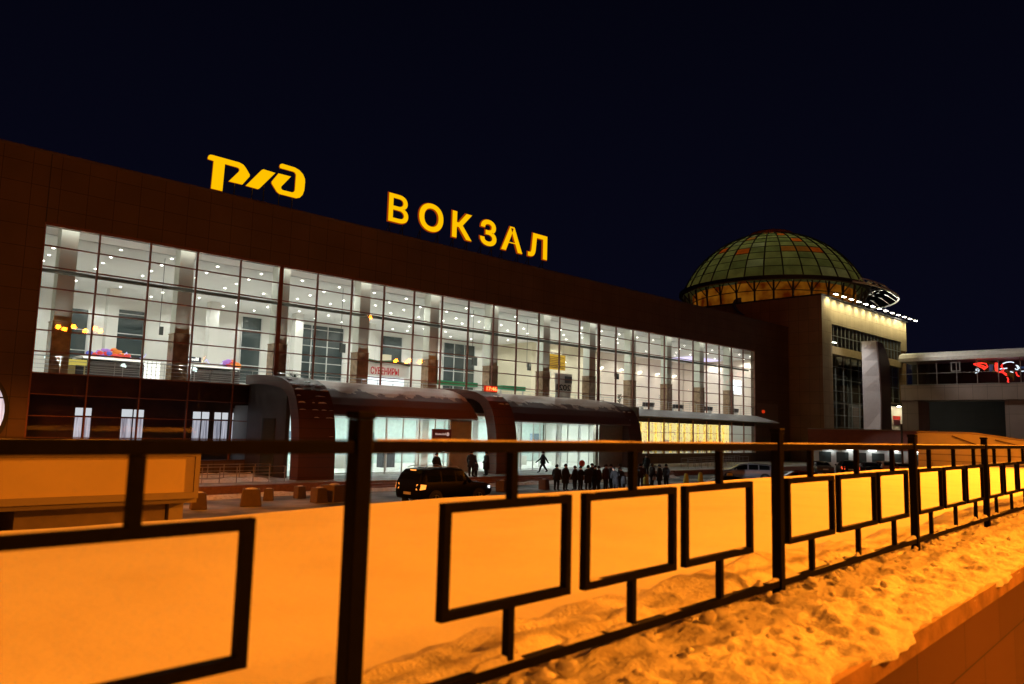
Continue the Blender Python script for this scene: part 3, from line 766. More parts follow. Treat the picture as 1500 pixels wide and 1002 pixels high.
# inside the doors
m = MB(); m.box(24.4, 64, 61.0, 61.3, .45, 6.19); m.build('inner_wall', mat('pale_green_plaster', (.62, .73, .70), .8, var=.08), en, EO)
m = MB(); m.box(24.4, 64, GY+.05, 60.9, 5.0, 5.2); m.build('inner_ceiling', M_white, en, EO)
m = MB(); m.box(24.4, 64, GY+.05, 60.9, .40, .47); m.build('inner_floor', M_floor, en, EO)
m = MB(); m.box(64.1, 64.4, GY+.05, 60.9, .47, 5); m.box(24.31, 24.39, GY+.05, 60.9, .47, 5); m.build('inner_side', M_white, en, EO)
for i in range(7):
    x = 28+5.6*i
    m = MB(); m.box(x, x+.7, 51.4, 52.1, .47, 4.99); m.build('inner_column', M_white, en, EO)
for i in range(12):
    x = 27.2+2.9*i
    if 39 < x < 43.6: continue
    m = MB(); m.box(x, x+1.1, GY+.5, GY+.85, 4.86, 4.98); o = m.build('strip_lamp', M_white, en, EO)
    m = MB(); m.box(x+.04, x+1.06, GY+.53, GY+.82, 4.835, 4.858); m.build('lens', E_strip, o, EO)
for i in range(10):
    for y in (53.5, 57.5):
        x = 26.5+3.8*i
        m = MB(); m.box(x, x+1.2, y, y+.4, 4.93, 4.985); m.build('strip_lamp', E_strip, en, EO)
# inner lobby screens, doors, dark furniture seen through the glass
m = MB()
for i in range(13):
    x = 26+2.9*i
    m.box(x-.05, x+.05, 50.0, 50.1, .47, 4.6)
m.box(25, 63.5, 50.0, 50.1, 2.85, 2.95); m.box(25, 63.5, 50.0, 50.1, 4.5, 4.6)
m.build('lobby_screen', M_framel, en, EO)
for x, wd, h, z, mm in [(27.5,1.4,1.5,1.9,'b'),(31.5,2.2,1.1,.47,'w'),(34.5,1.8,1.3,2.1,'b'),(37.2,1.3,1.7,.47,'d'),(46,1.6,1.4,2.2,'b'),(49.5,1.2,1.2,2.4,'d'),(52.2,2.4,.9,.47,'w'),(55.3,1.3,1.6,2.0,'b')]:
    mt = {'b': mat('blue_grey_board', (.20, .26, .33), .5), 'w': M_white, 'd': mat('dark_board', (.05, .05, .06), .5)}[mm]
    m = MB(); m.box(x, x+wd, 54.2, 54.5 if z > 1 else 55.0, z, z+h); m.box(x+.1, x+wd-.1, 54.17, 54.199, z+.15, z+h-.15)
    m.build('lobby_board', mt, en, EO)
# signs over the doors
M_red = mat('red_sign_face', (.34, .03, .025), .5); M_maroon = mat('maroon_sign_face', (.10, .02, .02), .5); M_ink = mat('white_ink', (.8, .8, .8), .6, emit=(1, 1, 1), estr=.25)
for x0, lb in ((37.0, 'maroon board with white lines beside the left glass doors'), (44.0, 'maroon and red board with a white disc beside the right glass doors')):
    t = thing('door_sign', lb, 'sign', (x0, GY-.15, 2.9))
    O = t.location.copy()
    m = MB(); m.box(x0, x0+1.9, GY-.2, GY-.1, 3.05, 3.85); m.build('panel', M_maroon, t, O)
    m = MB(); m.box(x0, x0+1.9, GY-.204, GY-.1, 2.65, 3.04); m.build('panel', M_red, t, O)
    m = MB()
    for i in range(9): m.box(x0+.3+.12*i, x0+.38+.12*i, GY-.206, GY-.201, 3.38, 3.38+random.uniform(.1,.2))
    m.lathe([(0, GY-.206), (.16, GY-.206), (.16, GY-.201)], (x0+1.55, 0, 3.45), 14, axis='y')
    m.build('lettering', M_ink, t, O)
    m = MB()
    for q in (0, 1): m.box(x0+.1+.95*q, x0+.85+.95*q, GY-.2, GY-.15, 2.35, 2.62)
    m.build('arrow_plate', M_ink, t, O)
# red running clock on the middle rib
ck = thing('led_clock', 'small glowing red digital clock on top of the middle canopy rib', 'clock', (42.0, 45.6, 6.95)); O = ck.location.copy()
cx0 = on_y(712, 572, 45.6)
m = MB(); m.box(41.05, 42.35, 45.62, 45.85, 6.98, 7.45); m.build('case', mat('clock_case', (.08, .01, .01), .5, emit=(1, .03, .0), estr=.5), ck, O)
text_fit('digits', '17:46', emat('red_digit_glow', (1.0, .12, .03), 6.0), ck, O, 41.15, 42.25, 45.605, 7.06, 7.37, extrude=.01, offset=.012)

# ------------------------------------------------------------------ the corner tower with the floodlit front
TO = Vector((107.1, 46.9, 0))
tw_ = thing('corner_tower', 'square corner tower with a floodlit yellow front and dark side wall', 'building', TO)
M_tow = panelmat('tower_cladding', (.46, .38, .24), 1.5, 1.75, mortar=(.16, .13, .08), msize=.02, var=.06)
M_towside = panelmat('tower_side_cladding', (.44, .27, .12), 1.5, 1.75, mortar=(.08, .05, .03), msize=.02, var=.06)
TX0, TX1, TY, TZ = 107.1, 142.0, 46.9, 24.5
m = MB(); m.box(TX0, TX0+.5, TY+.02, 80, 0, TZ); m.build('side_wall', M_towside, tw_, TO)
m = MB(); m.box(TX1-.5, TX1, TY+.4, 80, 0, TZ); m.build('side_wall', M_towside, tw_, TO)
m = MB(); m.box(TX0+.002, 110.45, TY, TY+.5, 0, TZ-.01); m.build('corner_pier', M_tow, tw_, TO)
m = MB(); m.box(110.45, TX1-.02, TY+.25, TY+.7, 20.75, TZ-.01); m.box(139.3, TX1-.02, TY+.25, TY+.7, 19.3, 20.748); m.build('front_wall', M_tow, tw_, TO)
m = MB(); m.box(110.46, 139.3, TY+.3, TY+3.0, 16.3, 17.45); m.build('soffit_band', mat('ochre_soffit', (.55, .42, .22), .7, var=.08), tw_, TO)
m = MB(); m.box(TX0-.03, TX1+.03, TY-.05, 80.05, TZ, TZ+.22); m.build('parapet', M_dark, tw_, TO)
m = MB(); m.box(TX0+.6, TX1-.6, TY+.8, 79.5, TZ-.6, TZ-.05); m.build('roof', M_dark, tw_, TO)
# window strip
m = MB(); m.pane(110.46, 139.3, TY+.5, 17.46, 20.74); ws = m.build('window_strip', glassmat('tower_glass', (.55, .6, .58)), tw_, TO, fix=False)
m = MB()
for k in range(21): m.box(110.5+1.44*k-.05, 110.5+1.44*k+.05, TY+.38, TY+.46, 17.47, 20.73)
m.box(110.5, 139.3, TY+.36, TY+.375, 19.0, 19.1)
m.build('mullion', mat('dull_mullion', (.22, .23, .21), .5), ws, TO)
# tall lower glazing
m = MB(); m.pane(110.46, 139.3, TY+.9, .5, 16.28); lgz = m.build('tall_glazing', MATS['tower_glass'], tw_, TO, fix=False)
m = MB()
for k in range(11): m.box(110.5+2.88*k-.06, 110.5+2.88*k+.06, TY+.8, TY+.88, .5, 16.28)
for z in (1.9, 3.7, 5.5, 7.3, 9.1, 10.9, 12.7, 14.5):
    m.box(110.5, 139.3, TY+.78, TY+.795, z-.035, z+.035)
m.build('mullion', MATS['dull_mullion'], lgz, TO)
# inside: floors, back wall, lamps
m = MB(); m.box(110.5, 141, 60, 60.3, 0, 20.7); m.build('inner_wall', mat('olive_plaster', (.45, .45, .30), .8, var=.15, vscale=.4), tw_, TO)
for z in (5.0, 9.4, 13.6, 17.2):
    m = MB(); m.box(107.7, 141.4, 50.5 if z < 17 else 48, 59.9, z, z+.35); m.build('inner_floor', M_conc, tw_, TO)
for k, (x, y, z) in enumerate([(113, 54, 4.9), (117.5, 55, 4.9), (115, 55, 9.2), (119, 56, 13.4), (113, 55, 13.4), (112.5, 56, 20.4), (121, 55, 20.4), (130, 55, 20.4), (118.5, 53, 4.9)]):
    m = MB(); m.box(x, x+1.4, y, y+.35, z-.06, z); m.build('ceiling_lamp', emat('tower_lamp_glow', (.95, 1, .85), 30), tw_, TO)
m = MB()
for r in range(4): m.box(116.6, 119.2, 59.2, 59.4, 5.7+.8*r, 6.2+.8*r)
m.build('lit_shelf', emat('lit_shelf_glow', (.9, .95, 1), 1.6), tw_, TO)
for x in (113.5, 121.5): 
    m = MB(); m.tube([(x, 49, .2), (x, 49, 16.3)], .35, 14); m.build('inner_column', M_conc, tw_, TO, smooth=False)
# row of floodlights
for k in range(13):
    x = 109.2+2.76*k
    m = MB(); m.bar((x, TY-.05, TZ+.1), (x, TY-1.15, TZ+.32), .07); m.box(x-.55, x+.55, TY-1.45, TY-1.05, TZ+.26, TZ+.46); fl = m.build('floodlight', M_dark, tw_, TO)
    m = MB(); m.box(x-.48, x+.48, TY-1.40, TY-1.10, TZ+.20, TZ+.256); m.build('lens', emat('floodlight_glow', (1, .95, .72), 26), fl, TO)
    l = bpy.data.lights.new('flood_lamp', 'SPOT'); l.energy = 620; l.color = (1.0, .84, .44); l.spot_size = 2.3; l.spot_blend = .8; l.shadow_soft_size = .2
    lo = bpy.data.objects.new('flood_lamp', l); C.objects.link(lo); lo.parent = fl; lo.location = Vector((x, TY-.8, TZ+.1))-TO
    lo.rotation_euler = (math.radians(18), 0, 0)

    for kk, e_, sz_, aim in ((3, 6000, 1.2, (128, 28, 17)), (0, 5500, .8, (116, 44, 9)), (7, 1600, 2.0, (134, 48, 29)), (11, 900, 2.0, (136, 54, 28.5))):
        if k != kk: continue
        l = bpy.data.lights.new('added_beam', 'SPOT'); l.energy = e_; l.color = (1, .95, .85); l.spot_size = sz_; l.spot_blend = .7; l.shadow_soft_size = .2  # added beams brighten the footbridge, pylon and visor
        lo = bpy.data.objects.new('added_beam', l); C.objects.link(lo); lo.parent = fl; p_ = Vector((x-1.0, TY-1.9, TZ+.5)); lo.location = p_-TO
        lo.rotation_euler = (Vector(aim)-p_).to_track_quat('-Z', 'Y').to_euler()

# ------------------------------------------------------------------ glass dome on the tower
DX, DY, DZ, DR = 121.4, 61.8, 28.6, 14.9
TH0, TH1 = math.radians(68), math.radians(13)
RS = DR/math.sin(TH0)
DO = Vector((DX, DY, 24.7))
dm = thing('glass_dome', 'ribbed green glass dome with scattered orange panes on a glowing drum', 'dome', DO)
NR, NV = 32, 10
def dpt(a, t, k=1.0):
    th = TH0+(TH1-TH0)*t                      # t runs 0 at the base ring .. 1 at the crown
    r = RS*math.sin(th)*k; z = DZ+RS*(math.cos(th)*k-math.cos(TH0))
    return (DX+r*math.cos(a), DY+r*math.sin(a), z)
def trans_mat(name, col, var=.25):
    m = bpy.data.materials.new(name); m.use_nodes = True; t = m.node_tree; t.nodes.clear()
    o = t.nodes.new('ShaderNodeOutputMaterial'); tr = t.nodes.new('ShaderNodeBsdfTranslucent'); gl = t.nodes.new('ShaderNodeBsdfGlossy'); gl.inputs['Roughness'].default_value = .12
    gl.inputs[0].default_value = (.6, .6, .6, 1)
    df = t.nodes.new('ShaderNodeBsdfDiffuse'); df.inputs[0].default_value = (*[c*.35 for c in col], 1)
    n = t.nodes.new('ShaderNodeTexNoise'); n.inputs['Scale'].default_value = .55; n.inputs['Detail'].default_value = 4
    g = t.nodes.new('ShaderNodeNewGeometry'); t.links.new(g.outputs['Position'], n.inputs['Vector'])
    r = t.nodes.new('ShaderNodeValToRGB'); r.color_ramp.elements[0].position = .35; r.color_ramp.elements[1].position = .65
    r.color_ramp.elements[0].color = (*[c*(1-var) for c in col], 1); r.color_ramp.elements[1].color = (*[min(1, c*(1+var)) for c in col], 1)
    t.links.new(n.outputs['Fac'], r.inputs[0]); t.links.new(r.outputs[0], tr.inputs[0])
    a = t.nodes.new('ShaderNodeAddShader'); t.links.new(tr.outputs[0], a.inputs[0]); t.links.new(df.outputs[0], a.inputs[1])
    mxs = t.nodes.new('ShaderNodeMixShader'); mxs.inputs[0].default_value = .06; t.links.new(a.outputs[0], mxs.inputs[1]); t.links.new(gl.outputs[0], mxs.inputs[2])
    t.links.new(mxs.outputs[0], o.inputs[0]); return m
M_dg = [trans_mat('green_dome_glass', (.34, .38, .16)), trans_mat('dull_green_dome_glass', (.26, .31, .13)), trans_mat('orange_dome_glass', (.85, .17, .02)), trans_mat('amber_dome_glass', (.52, .20, .04)), trans_mat('pale_dome_glass', (.42, .48, .30))]
TT = [(j/NV)**.93 for j in range(NV+1)]
m = MB(); rnd = random.Random(11)
_k0 = int(round(math.radians(207)/(2*math.pi/NR)))       # the column that looks at the square
hot = {}
for dk, j, c in [(-2, 3, 2), (-4, 4, 2), (1, 3, 3), (2, 3, 3), (3, 3, 2), (2, 5, 2), (1, 7, 2), (-2, 6, 3), (-7, 2, 2), (6, 6, 3), (9, 3, 2), (12, 4, 2), (-11, 4, 3), (-14, 2, 2)]: hot[((_k0+dk) % NR, j)] = c
for k in range(NR):
    for j in range(NV):
        a0, a1 = 2*math.pi*k/NR, 2*math.pi*(k+1)/NR
        u = rnd.random(); mi = 0 if u < .6 else (1 if u < .88 else (4 if u < .92 else 0)); mi = hot.get((k, j), mi)
        if j == NV-1: mi = 2 if u < .7 else 3
        m.add([dpt(a0, TT[j]), dpt(a1, TT[j]), dpt(a1, TT[j+1]), dpt(a0, TT[j+1])], [(0, 1, 2, 3)], mi)
m.build('glazing', M_dg, dm, DO)
m = MB(); rr = RS*math.sin(TH1); zt = DZ+RS*(math.cos(TH1)-math.cos(TH0))
m.lathe([(rr+.1, zt-.1), (rr+.1, zt+.5), (rr*.9, zt+.75), (rr*.45, zt+1.0), (0, zt+1.1)], (DX, DY, 0), 32); m.build('crown_cap', mat('rust_cap', (.30, .10, .05), .6, var=.2), dm, DO)
M_rb = mat('bronze_rib', (.045, .042, .03), .5, var=.2)
for k in range(NR):
    a = 2*math.pi*k/NR
    m = MB(); m.tube([dpt(a, i/12, 1.006) for i in range(13)], .11, 6); m.build('rib', M_rb, dm, DO)
for j in range(1, NV):
    m = MB(); m.tube([dpt(2*math.pi*i/96, TT[j], 1.004) for i in range(97)], .05, 5, cap=False); m.build('hoop', M_rb, dm, DO)
m = MB(); m.lathe([(DR+.1, DZ-.7), (DR+.75, DZ-.65), (DR+.75, DZ-.1), (DR+.15, DZ+.05), (DR+.1, DZ-.7)], (DX, DY, 0), 64); m.build('base_ring', M_rb, dm, DO)
# glowing drum windows, posts with raking struts
m = MB(); m.lathe([(DR-1.6, 24.75), (DR-1.6, DZ-.7)], (DX, DY, 0), 64)
M_drum = bpy.data.materials.new('lit_drum_window'); M_drum.use_nodes = True; _t = M_drum.node_tree; _t.nodes.clear()
_o = _t.nodes.new('ShaderNodeOutputMaterial'); _e = _t.nodes.new('ShaderNodeEmission'); _n = _t.nodes.new('ShaderNodeTexNoise'); _n.inputs['Scale'].default_value = .42; _n.inputs['Detail'].default_value = 5
_g = _t.nodes.new('ShaderNodeNewGeometry'); _t.links.new(_g.outputs['Position'], _n.inputs['Vector'])
_c = _t.nodes.new('ShaderNodeValToRGB'); _t.links.new(_n.outputs['Fac'], _c.inputs[0])
_c.color_ramp.elements[0].position = .36; _c.color_ramp.elements[0].color = (.12, .014, .0, 1); _c.color_ramp.elements[1].position = .62; _c.color_ramp.elements[1].color = (.42, .14, .008, 1)
_t.links.new(_c.outputs[0], _e.inputs[0]); _e.inputs[1].default_value = .36; _t.links.new(_e.outputs[0], _o.inputs[0])
m.build('drum_glazing', M_drum, dm, DO)
m = MB(); m.lathe([(DR-1.55, 26.5), (DR-1.45, 26.5), (DR-1.45, 26.62), (DR-1.55, 26.62)], (DX, DY, 0), 64); m.build('drum_rail', M_rb, dm, DO)
for k in range(NR):
    a = 2*math.pi*(k+.5)/NR; ca, sa = math.cos(a), math.sin(a)
    def pp(r, z, da=0): return (DX+r*math.cos(a+da), DY+r*math.sin(a+da), z)
    m = MB(); m.tube([pp(DR-.6, 24.75), pp(DR-.2, DZ-.7)], .17, 6)
    m.tube([pp(DR-.5, 26.2), pp(DR+.3, DZ-.75, .07)], .09, 5); m.tube([pp(DR-.5, 26.2), pp(DR+.3, DZ-.75, -.07)], .09, 5)
    m.build('drum_post', M_rb, dm, DO)
# pipe-work visor swinging out over the front right side
M_pipe = mat('white_pipe', (.8, .77, .72), .5)
def vin(q):
    a = math.radians(-104+116*q); return Vector((DX+(DR+.8)*math.cos(a), DY+(DR+.8)*math.sin(a), DZ-.5))
def vout(q):
    a = math.radians(-104+116*q); s = math.sin(math.pi*q)**.8; r = DR+.8+4.4*s
    return Vector((DX+r*math.cos(a), DY+r*math.sin(a), DZ-.5-1.3*s))
m = MB(); m.tube([vout(i/40) for i in range(41)], .15, 7); m.build('visor_rim', M_pipe, dm, DO)
for i in range(2, 39, 3):
    q = i/40; a, b = vin(q), vout(q); md = (a+b)/2+Vector((0, 0, .8))
    m = MB(); m.tube([a+(md-a)*0, a*.5+md*.5+Vector((0,0,.2)), md, md*.5+b*.5+Vector((0,0,.12)), b], .09, 5); m.build('visor_strut', M_pipe, dm, DO)
for f in (.33, .66):
    m = MB(); m.tube([vin(i/40)*(1-f)+vout(i/40)*f+Vector((0,0,.75)) for i in range(2, 39)], .06, 5); m.build('visor_pipe', M_pipe, dm, DO)
m = MB(); vs = []; fs = []
for i in range(41):
    a, b = vin(i/40), vout(i/40)
    for f in (0, .33, .66, 1): vs.append(a*(1-f)+b*f+Vector((0, 0, .8*math.sin(math.pi*f)*min(1, (b-a).length/3)-.03)))
for i in range(40):
    for k in range(3): fs.append((i*4+k, i*4+k+1, (i+1)*4+k+1, (i+1)*4+k))
m.add(vs, fs); m.build('visor_mesh', glassmat('visor_perforated_sheet', (.62, .60, .56), .4), dm, DO)
for (x, y, z, e) in ((DX, DY, DZ+3, 740),):
    l = bpy.data.lights.new('dome_lamp', 'POINT'); l.energy = e; l.color = (1, .98, .55); l.shadow_soft_size = 1.5
    lo = bpy.data.objects.new('dome_lamp', l); C.objects.link(lo); lo.parent = dm; lo.location = Vector((x, y, z))-DO

# ------------------------------------------------------------------ blade pylon, footbridge, building behind
PX, PY = 115.75, 43.0
PO = Vector((118, 43.5, 0))
pyl = thing('entrance_pylon', 'tall curved blade pylon with its lit edge and shaded face put into the colour', 'pylon', PO)
zs = [0, 2, 4.8, 8, 11, 13.2, 15.5, 17.2, 18.4]
def bulge(z): return 1.35*math.sin(math.pi*min(1, max(0, (z-0.5)/18.6)))**1.1
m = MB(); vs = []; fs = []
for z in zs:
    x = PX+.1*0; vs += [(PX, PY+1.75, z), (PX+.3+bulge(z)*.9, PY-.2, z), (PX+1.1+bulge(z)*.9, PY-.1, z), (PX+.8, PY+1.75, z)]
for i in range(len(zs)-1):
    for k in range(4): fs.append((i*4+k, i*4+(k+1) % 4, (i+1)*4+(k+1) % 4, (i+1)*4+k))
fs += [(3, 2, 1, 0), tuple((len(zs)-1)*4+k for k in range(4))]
m.add(vs, fs); m.build('pale_edge', mat('lit_side_panel', (.72, .70, .76), .45, var=.05), pyl, PO)  # pale colour stands in for the light on this side
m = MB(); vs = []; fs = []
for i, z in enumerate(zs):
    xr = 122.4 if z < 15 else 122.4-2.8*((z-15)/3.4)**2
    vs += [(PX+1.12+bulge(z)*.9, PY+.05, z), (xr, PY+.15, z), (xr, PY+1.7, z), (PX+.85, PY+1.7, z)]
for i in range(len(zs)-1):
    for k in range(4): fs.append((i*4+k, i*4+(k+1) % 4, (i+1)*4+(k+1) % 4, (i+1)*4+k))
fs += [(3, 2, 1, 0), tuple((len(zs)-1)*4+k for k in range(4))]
m.add(vs, fs); m.build('dark_face', mat('shaded_side_panel', (.10, .085, .08), .4, var=.2, vscale=.4), pyl, PO)  # dark colour stands in for the unlit side

BO = Vector((128.0, 30, 0))
br = thing('footbridge', 'glazed pedestrian footbridge with a pale rounded roof crossing beside the tower', 'bridge', BO)
M_deck = panelmat('bridge_fascia', (.36, .28, .25), 1.9, 4, mortar=(.10, .08, .07), msize=.02, var=.06)
BX0, BX1, BY0, BY1 = 128.0, 133.5, -40, 43.6
m = MB()
secs = [(BX0-.5, 16.2), (BX0-.55, 16.7), (BX0-.2, 17.25), (BX0+.9, 17.6), ((BX0+BX1)/2, 17.75), (BX1+.5, 17.2), (BX1+.5, 16.2)]
m.prism([(x, BY0, z) for x, z in secs], (0, BY1-BY0, 0)); m.build('roof', mat('bridge_roof_sheet', (.74, .72, .68), .5, var=.08), br, BO)
m = MB(); m.box(BX0, BX1, BY0, BY1, 10.1, 12.4); m.build('deck', M_deck, br, BO)
m = MB(); m.add([(BX0+.05, BY1, 12.42), (BX0+.05, BY0, 12.42), (BX0+.05, BY0, 16.18), (BX0+.05, BY1, 16.18)], [(0, 1, 2, 3)]); gz = m.build('glazing', G_dark, br, BO, fix=False)
m = MB()
for k in range(30): y = BY1-2.55-2.75*k; m.box(BX0-.06, BX0+.04, y-.05, y+.05, 12.42, 16.18)
for y0, y1 in [(BY0, BY1)]: m.box(BX0-.08, BX0-.065, y0, y1, 12.42, 12.55); m.box(BX0-.08, BX0-.065, y0, y1, 14.2, 14.28)
for ya, yb, za, zb in ((35.0, 35.15, 14.4, 15.9), (36.15, 36.3, 14.4, 15.9), (35.151, 36.149, 14.4, 14.55), (35.151, 36.149, 15.75, 15.9)): m.box(BX0-.1, BX0-.085, ya, yb, za, zb)
m.build('mullion', mat('bridge_frame', (.26, .25, .24), .5), gz, BO)
m = MB(); m.box(BX1-.2, BX1, BY0, BY1, 12.42, 16.18); m.build('far_side', M_dark, br, BO)
for y0 in (26.6, 2.0, -24.0):
    m = MB(); m.box(BX0+.6, BX1-.6, y0, y0+3.0, 0, 10.08); m.build('pier', M_deck, br, BO)
m = MB(); m.box(BX0+.2, BX1-.2, 41.2, 43.6, 0, 10.08); m.build('pier', M_deck, br, BO)
# red and white neon drawing in the bridge windows
ne = thing('neon_figure', 'red and white neon light figures glowing in the footbridge window', 'neon sign', (BX0+.6, 29, 12.45)); NO_ = ne.location.copy()
E_red = emat('red_neon_glow', (1, .03, .02), 3.2); E_wht = emat('white_neon_glow', (.75, .88, 1), 2.2); E_blu = emat('blue_neon_glow', (.08, .14, .35), .35)
def npx(x, y): 
    d = ray(x, y); return EYE+d*((BX0+.5)/d.x)
def neon(pts, m, r=.07):
    b = MB(); b.tube([npx(1370+x/9.108, 490+y/9.108) for x, y in pts], r, 6); b.build('neon_tube', m, ne, NO_)
for pts in [[(510,395),(560,385),(620,380),(680,390),(700,430),(660,455),(620,440)],[(520,400),(570,420),(620,440),(660,470)],[(560,395),(640,420),(690,445)],
            [(795,385),(830,380),(835,440),(830,500),(810,490),(800,400)],[(815,390),(818,480),(850,500),(900,505)],[(900,395),(880,420),(915,470),(890,500),(940,540),(955,545)],[(880,480),(920,510),(950,530)],[(960,570),(975,600),(965,630),(985,635)],[(1080,500),(1090,540),(1120,560)]]: neon(pts, E_red, .10)
for pts in [[(575,455),(545,465),(540,480),(590,475),(580,495),(535,515)],[(860,460),(960,450)],[(1075,410),(1100,415),(1130,450),(1090,470),(1065,455)],[(1090,420),(1110,460)],[(900,390),(950,370),(1010,365),(1050,375)],[(1000,495),(1040,505)],[(1150,490),(1190,485)]]: neon(pts, E_wht, .08)
for pts in [[(730,400),(735,490)],[(760,400),(750,480)],[(1130,440),(1180,440),(1220,450)]]: neon(pts, E_blu, .16)
# dark building under the bridge, lit alcove with its red notice
db = MB(); db.box(150, 190, 20, 95, 0, 13)
tag(db.build('dark_building', panelmat('dark_blue_cladding', (.03, .035, .05), 3, 3, mortar=(.01, .012, .02), var=.1), None, (170, 50, 0)), 'dark unlit block standing behind the footbridge', 'building')
AO = Vector((133, 47, 0))
al = thing('lit_kiosk', 'small cream walled kiosk lit from above under the footbridge end', 'kiosk', AO)
p0, p1 = on_y(1304.5, 600, 46.2), on_y(1326, 600, 46.2)
m = MB(); m.box(p0.x, p1.x, 46.2, 48, 0, 9.95); m.build('wall', M_cream, al, AO)
m = MB(); m.box(p0.x, p1.x, 44.6, 46.19, 9.3, 9.6); m.build('canopy', M_dark, al, AO)
for k in range(3):
    x = p0.x+.8+(p1.x-p0.x-1.6)*k/2
    m = MB(); m.box(x-.3, x+.3, 45.0, 45.3, 9.2, 9.296); m.build('lamp', emat('alcove_lamp_glow', (1, .93, .72), 60), al, AO)
pr0, pr1 = on_y(1308.5, 609, 46.15), on_y(1319, 623, 46.15)
nb = thing('notice_board', 'small red and maroon notice on the lit cream kiosk wall', 'sign', (pr0.x, 46.15, pr1.z)); O = nb.location.copy()
m = MB(); m.box(pr0.x, pr1.x, 46.1, 46.19, pr1.z+.9, pr0.z); m.build('panel', emat('red_notice_glow', (.75, .06, .03), .7), nb, O)
m = MB(); m.box(pr0.x+.2, pr1.x-.2, 46.1, 46.19, pr1.z, pr1.z+.85); m.build('panel', M_maroon, nb, O)
m = MB()
for k in range(3): m.box(pr0.x+.3+.35*k, pr0.x+.5+.35*k, 46.09, 46.098, pr1.z+1.1, pr0.z-.2)
m.build('lettering', M_maroon, nb, O)

# satellite dish on the station roof beside the dome
q = on_y(1087, 452, 60); SO = Vector((q.x, 60, 19.7))
sd = thing('satellite_dish', 'dark blue satellite dish on the roof beside the dome', 'satellite dish', SO)
m = MB(); R_ = 1.75
prof_d = [(R_*i/10, .55*(i/10)**2) for i in range(11)]
m.lathe(prof_d, (0, 0, 0), 28); dd = m.build('reflector', mat('dish_blue', (.06, .08, .22), .5), sd, smooth=True)
dd.location = (0, 0, q.z-19.7); dd.rotation_euler = (math.radians(62), 0, math.radians(-35))
s2 = dd.modifiers.new('solid', 'SOLIDIFY'); s2.thickness = .06
m = MB(); m.tube([(0, .3, 0), (0, .3, q.z-19.9)], .12, 8); m.tube([(0, .3, q.z-20.4), (.3, -1.4, q.z-19.7)], .04, 6); m.build('mount', M_dark, sd)
q2 = on_y(1100, 454, 59.0); m = MB(); m.sphere(q2, .16, 8, 5)
rl = m.build('roof_lamp', emat('roof_lamp_glow', (1, .97, .9), 14), None, tuple(q2)); tag(rl, 'small bright white lamp on the roof beside the satellite dish', 'lamp')

# ------------------------------------------------------------------ shops and things inside the hall (upper floor)
def band(x0, y0, x1, y1, Y):           # px corners -> hall rectangle on plane Y
    a, b = on_y(x0, y0, Y), on_y(x1, y1, Y); return a.x, b.x, min(a.z, b.z), max(a.z, b.z)
E_panel = emat('shop_light_panel_glow', (1, .98, .92), 1.6)
M_bar = mat('dark_shop_counter', (.07, .06, .055), .5, var=.3, vscale=2)
def counter_shop(px0, px1, ytop, ybot, Y, label, deco):
    a = on_y(px0, ytop, Y); b = on_y(px1, ytop+(px1-px0)*.075, Y); zt = (a.z+b.z)/2; O = Vector(((a.x+b.x)/2, Y, 6.62))
    t = thing('shop_counter', label, 'shop counter', O, 0, 'shop counters on the upper floor')
    m = MB(); m.box(a.x, b.x, Y, Y+2.4, 6.625, zt-.32); m.build('counter', M_bar, t, O)
    m = MB()
    for k in range(4): m.box(a.x, b.x, Y-.04, Y-.004, 6.8+.35*k, 6.83+.35*k)
    m.build('shelf_edge', M_steel, t, O)
    m = MB(); m.box(a.x, b.x, Y, Y+2.4, zt-.18, zt+.02); cp_ = m.build('canopy', M_white, t, O)
    m = MB(); m.box(a.x+.1, b.x-.1, Y-.03, Y-.004, zt-.17, zt-.02); m.build('light_strip', emat('shop_strip_glow', (1, .97, .85), 1.5), cp_, O)
    m = MB()
    for x in (a.x+.05, b.x-.13): m.box(x, x+.08, Y+.1, Y+.2, zt-.319, zt-.181)
    m.build('upright', M_dark, t, O)
    rnd = random.Random(int(px0)); m = MB()
    for k in range(42):
        u = rnd.random()**.8; x = a.x+(b.x-a.x)*(deco[0]+(deco[1]-deco[0])*u)
        m.sphere((x, Y-.02+rnd.random()*.2, zt+.08+rnd.random()*.62*(1-abs(u-.5)*1.3)), rnd.uniform(.10, .22), 8, 5, mi=(rnd.choice([0, 0, 3]) if u > .5 else rnd.choice([0, 1, 2, 2])), sq=(1.3, .4, .8))
    m.build('flower_print', [mat('red_print', (.65, .06, .05), .6, emit=(1, .1, .08), estr=.35), mat('blue_print', (.10, .12, .5), .6, emit=(.15, .2, 1), estr=.3), mat('violet_print', (.35, .15, .5), .6, emit=(.6, .3, 1), estr=.3), mat('orange_print', (.75, .25, .05), .6, emit=(1, .3, .05), estr=.3)], t, O)
    m = MB(); m.tube([(a.x+(b.x-a.x)*(.62 if deco[0] < .3 else .2)+.5*math.cos(i*.5)*(.3+.03*i)+.1*i, Y, zt+.3+.22*math.sin(i*.5)) for i in range(16)], .03, 5); m.build('scroll', mat('lilac_scroll', (.5, .45, .8), .5, emit=(.6, .55, 1), estr=.6), t, O)
    return t, O, a, b, zt
counter_shop(120, 212, 521, 549, 60, 'long dark shop counter under a canopy with red and violet flowers on its left half', (.12, .75))
t, O, a, b, zt = counter_shop(282, 352, 534, 552, 60, 'dark shop counter by a column with red flowers at its right end', (.62, .98))
x0, x1, z0, z1 = band(261, 521, 294, 531, 59.8)
sg = thing('shop_sign', 'navy shop sign with white script over the upper floor counter', 'sign', (x0, 59.8, z0)); O = sg.location.copy()
m = MB(); m.box(x0, x1, 59.75, 59.9, z0, z1); m.build('panel', mat('navy_sign', (.03, .035, .06), .5), sg, O)
m = MB()
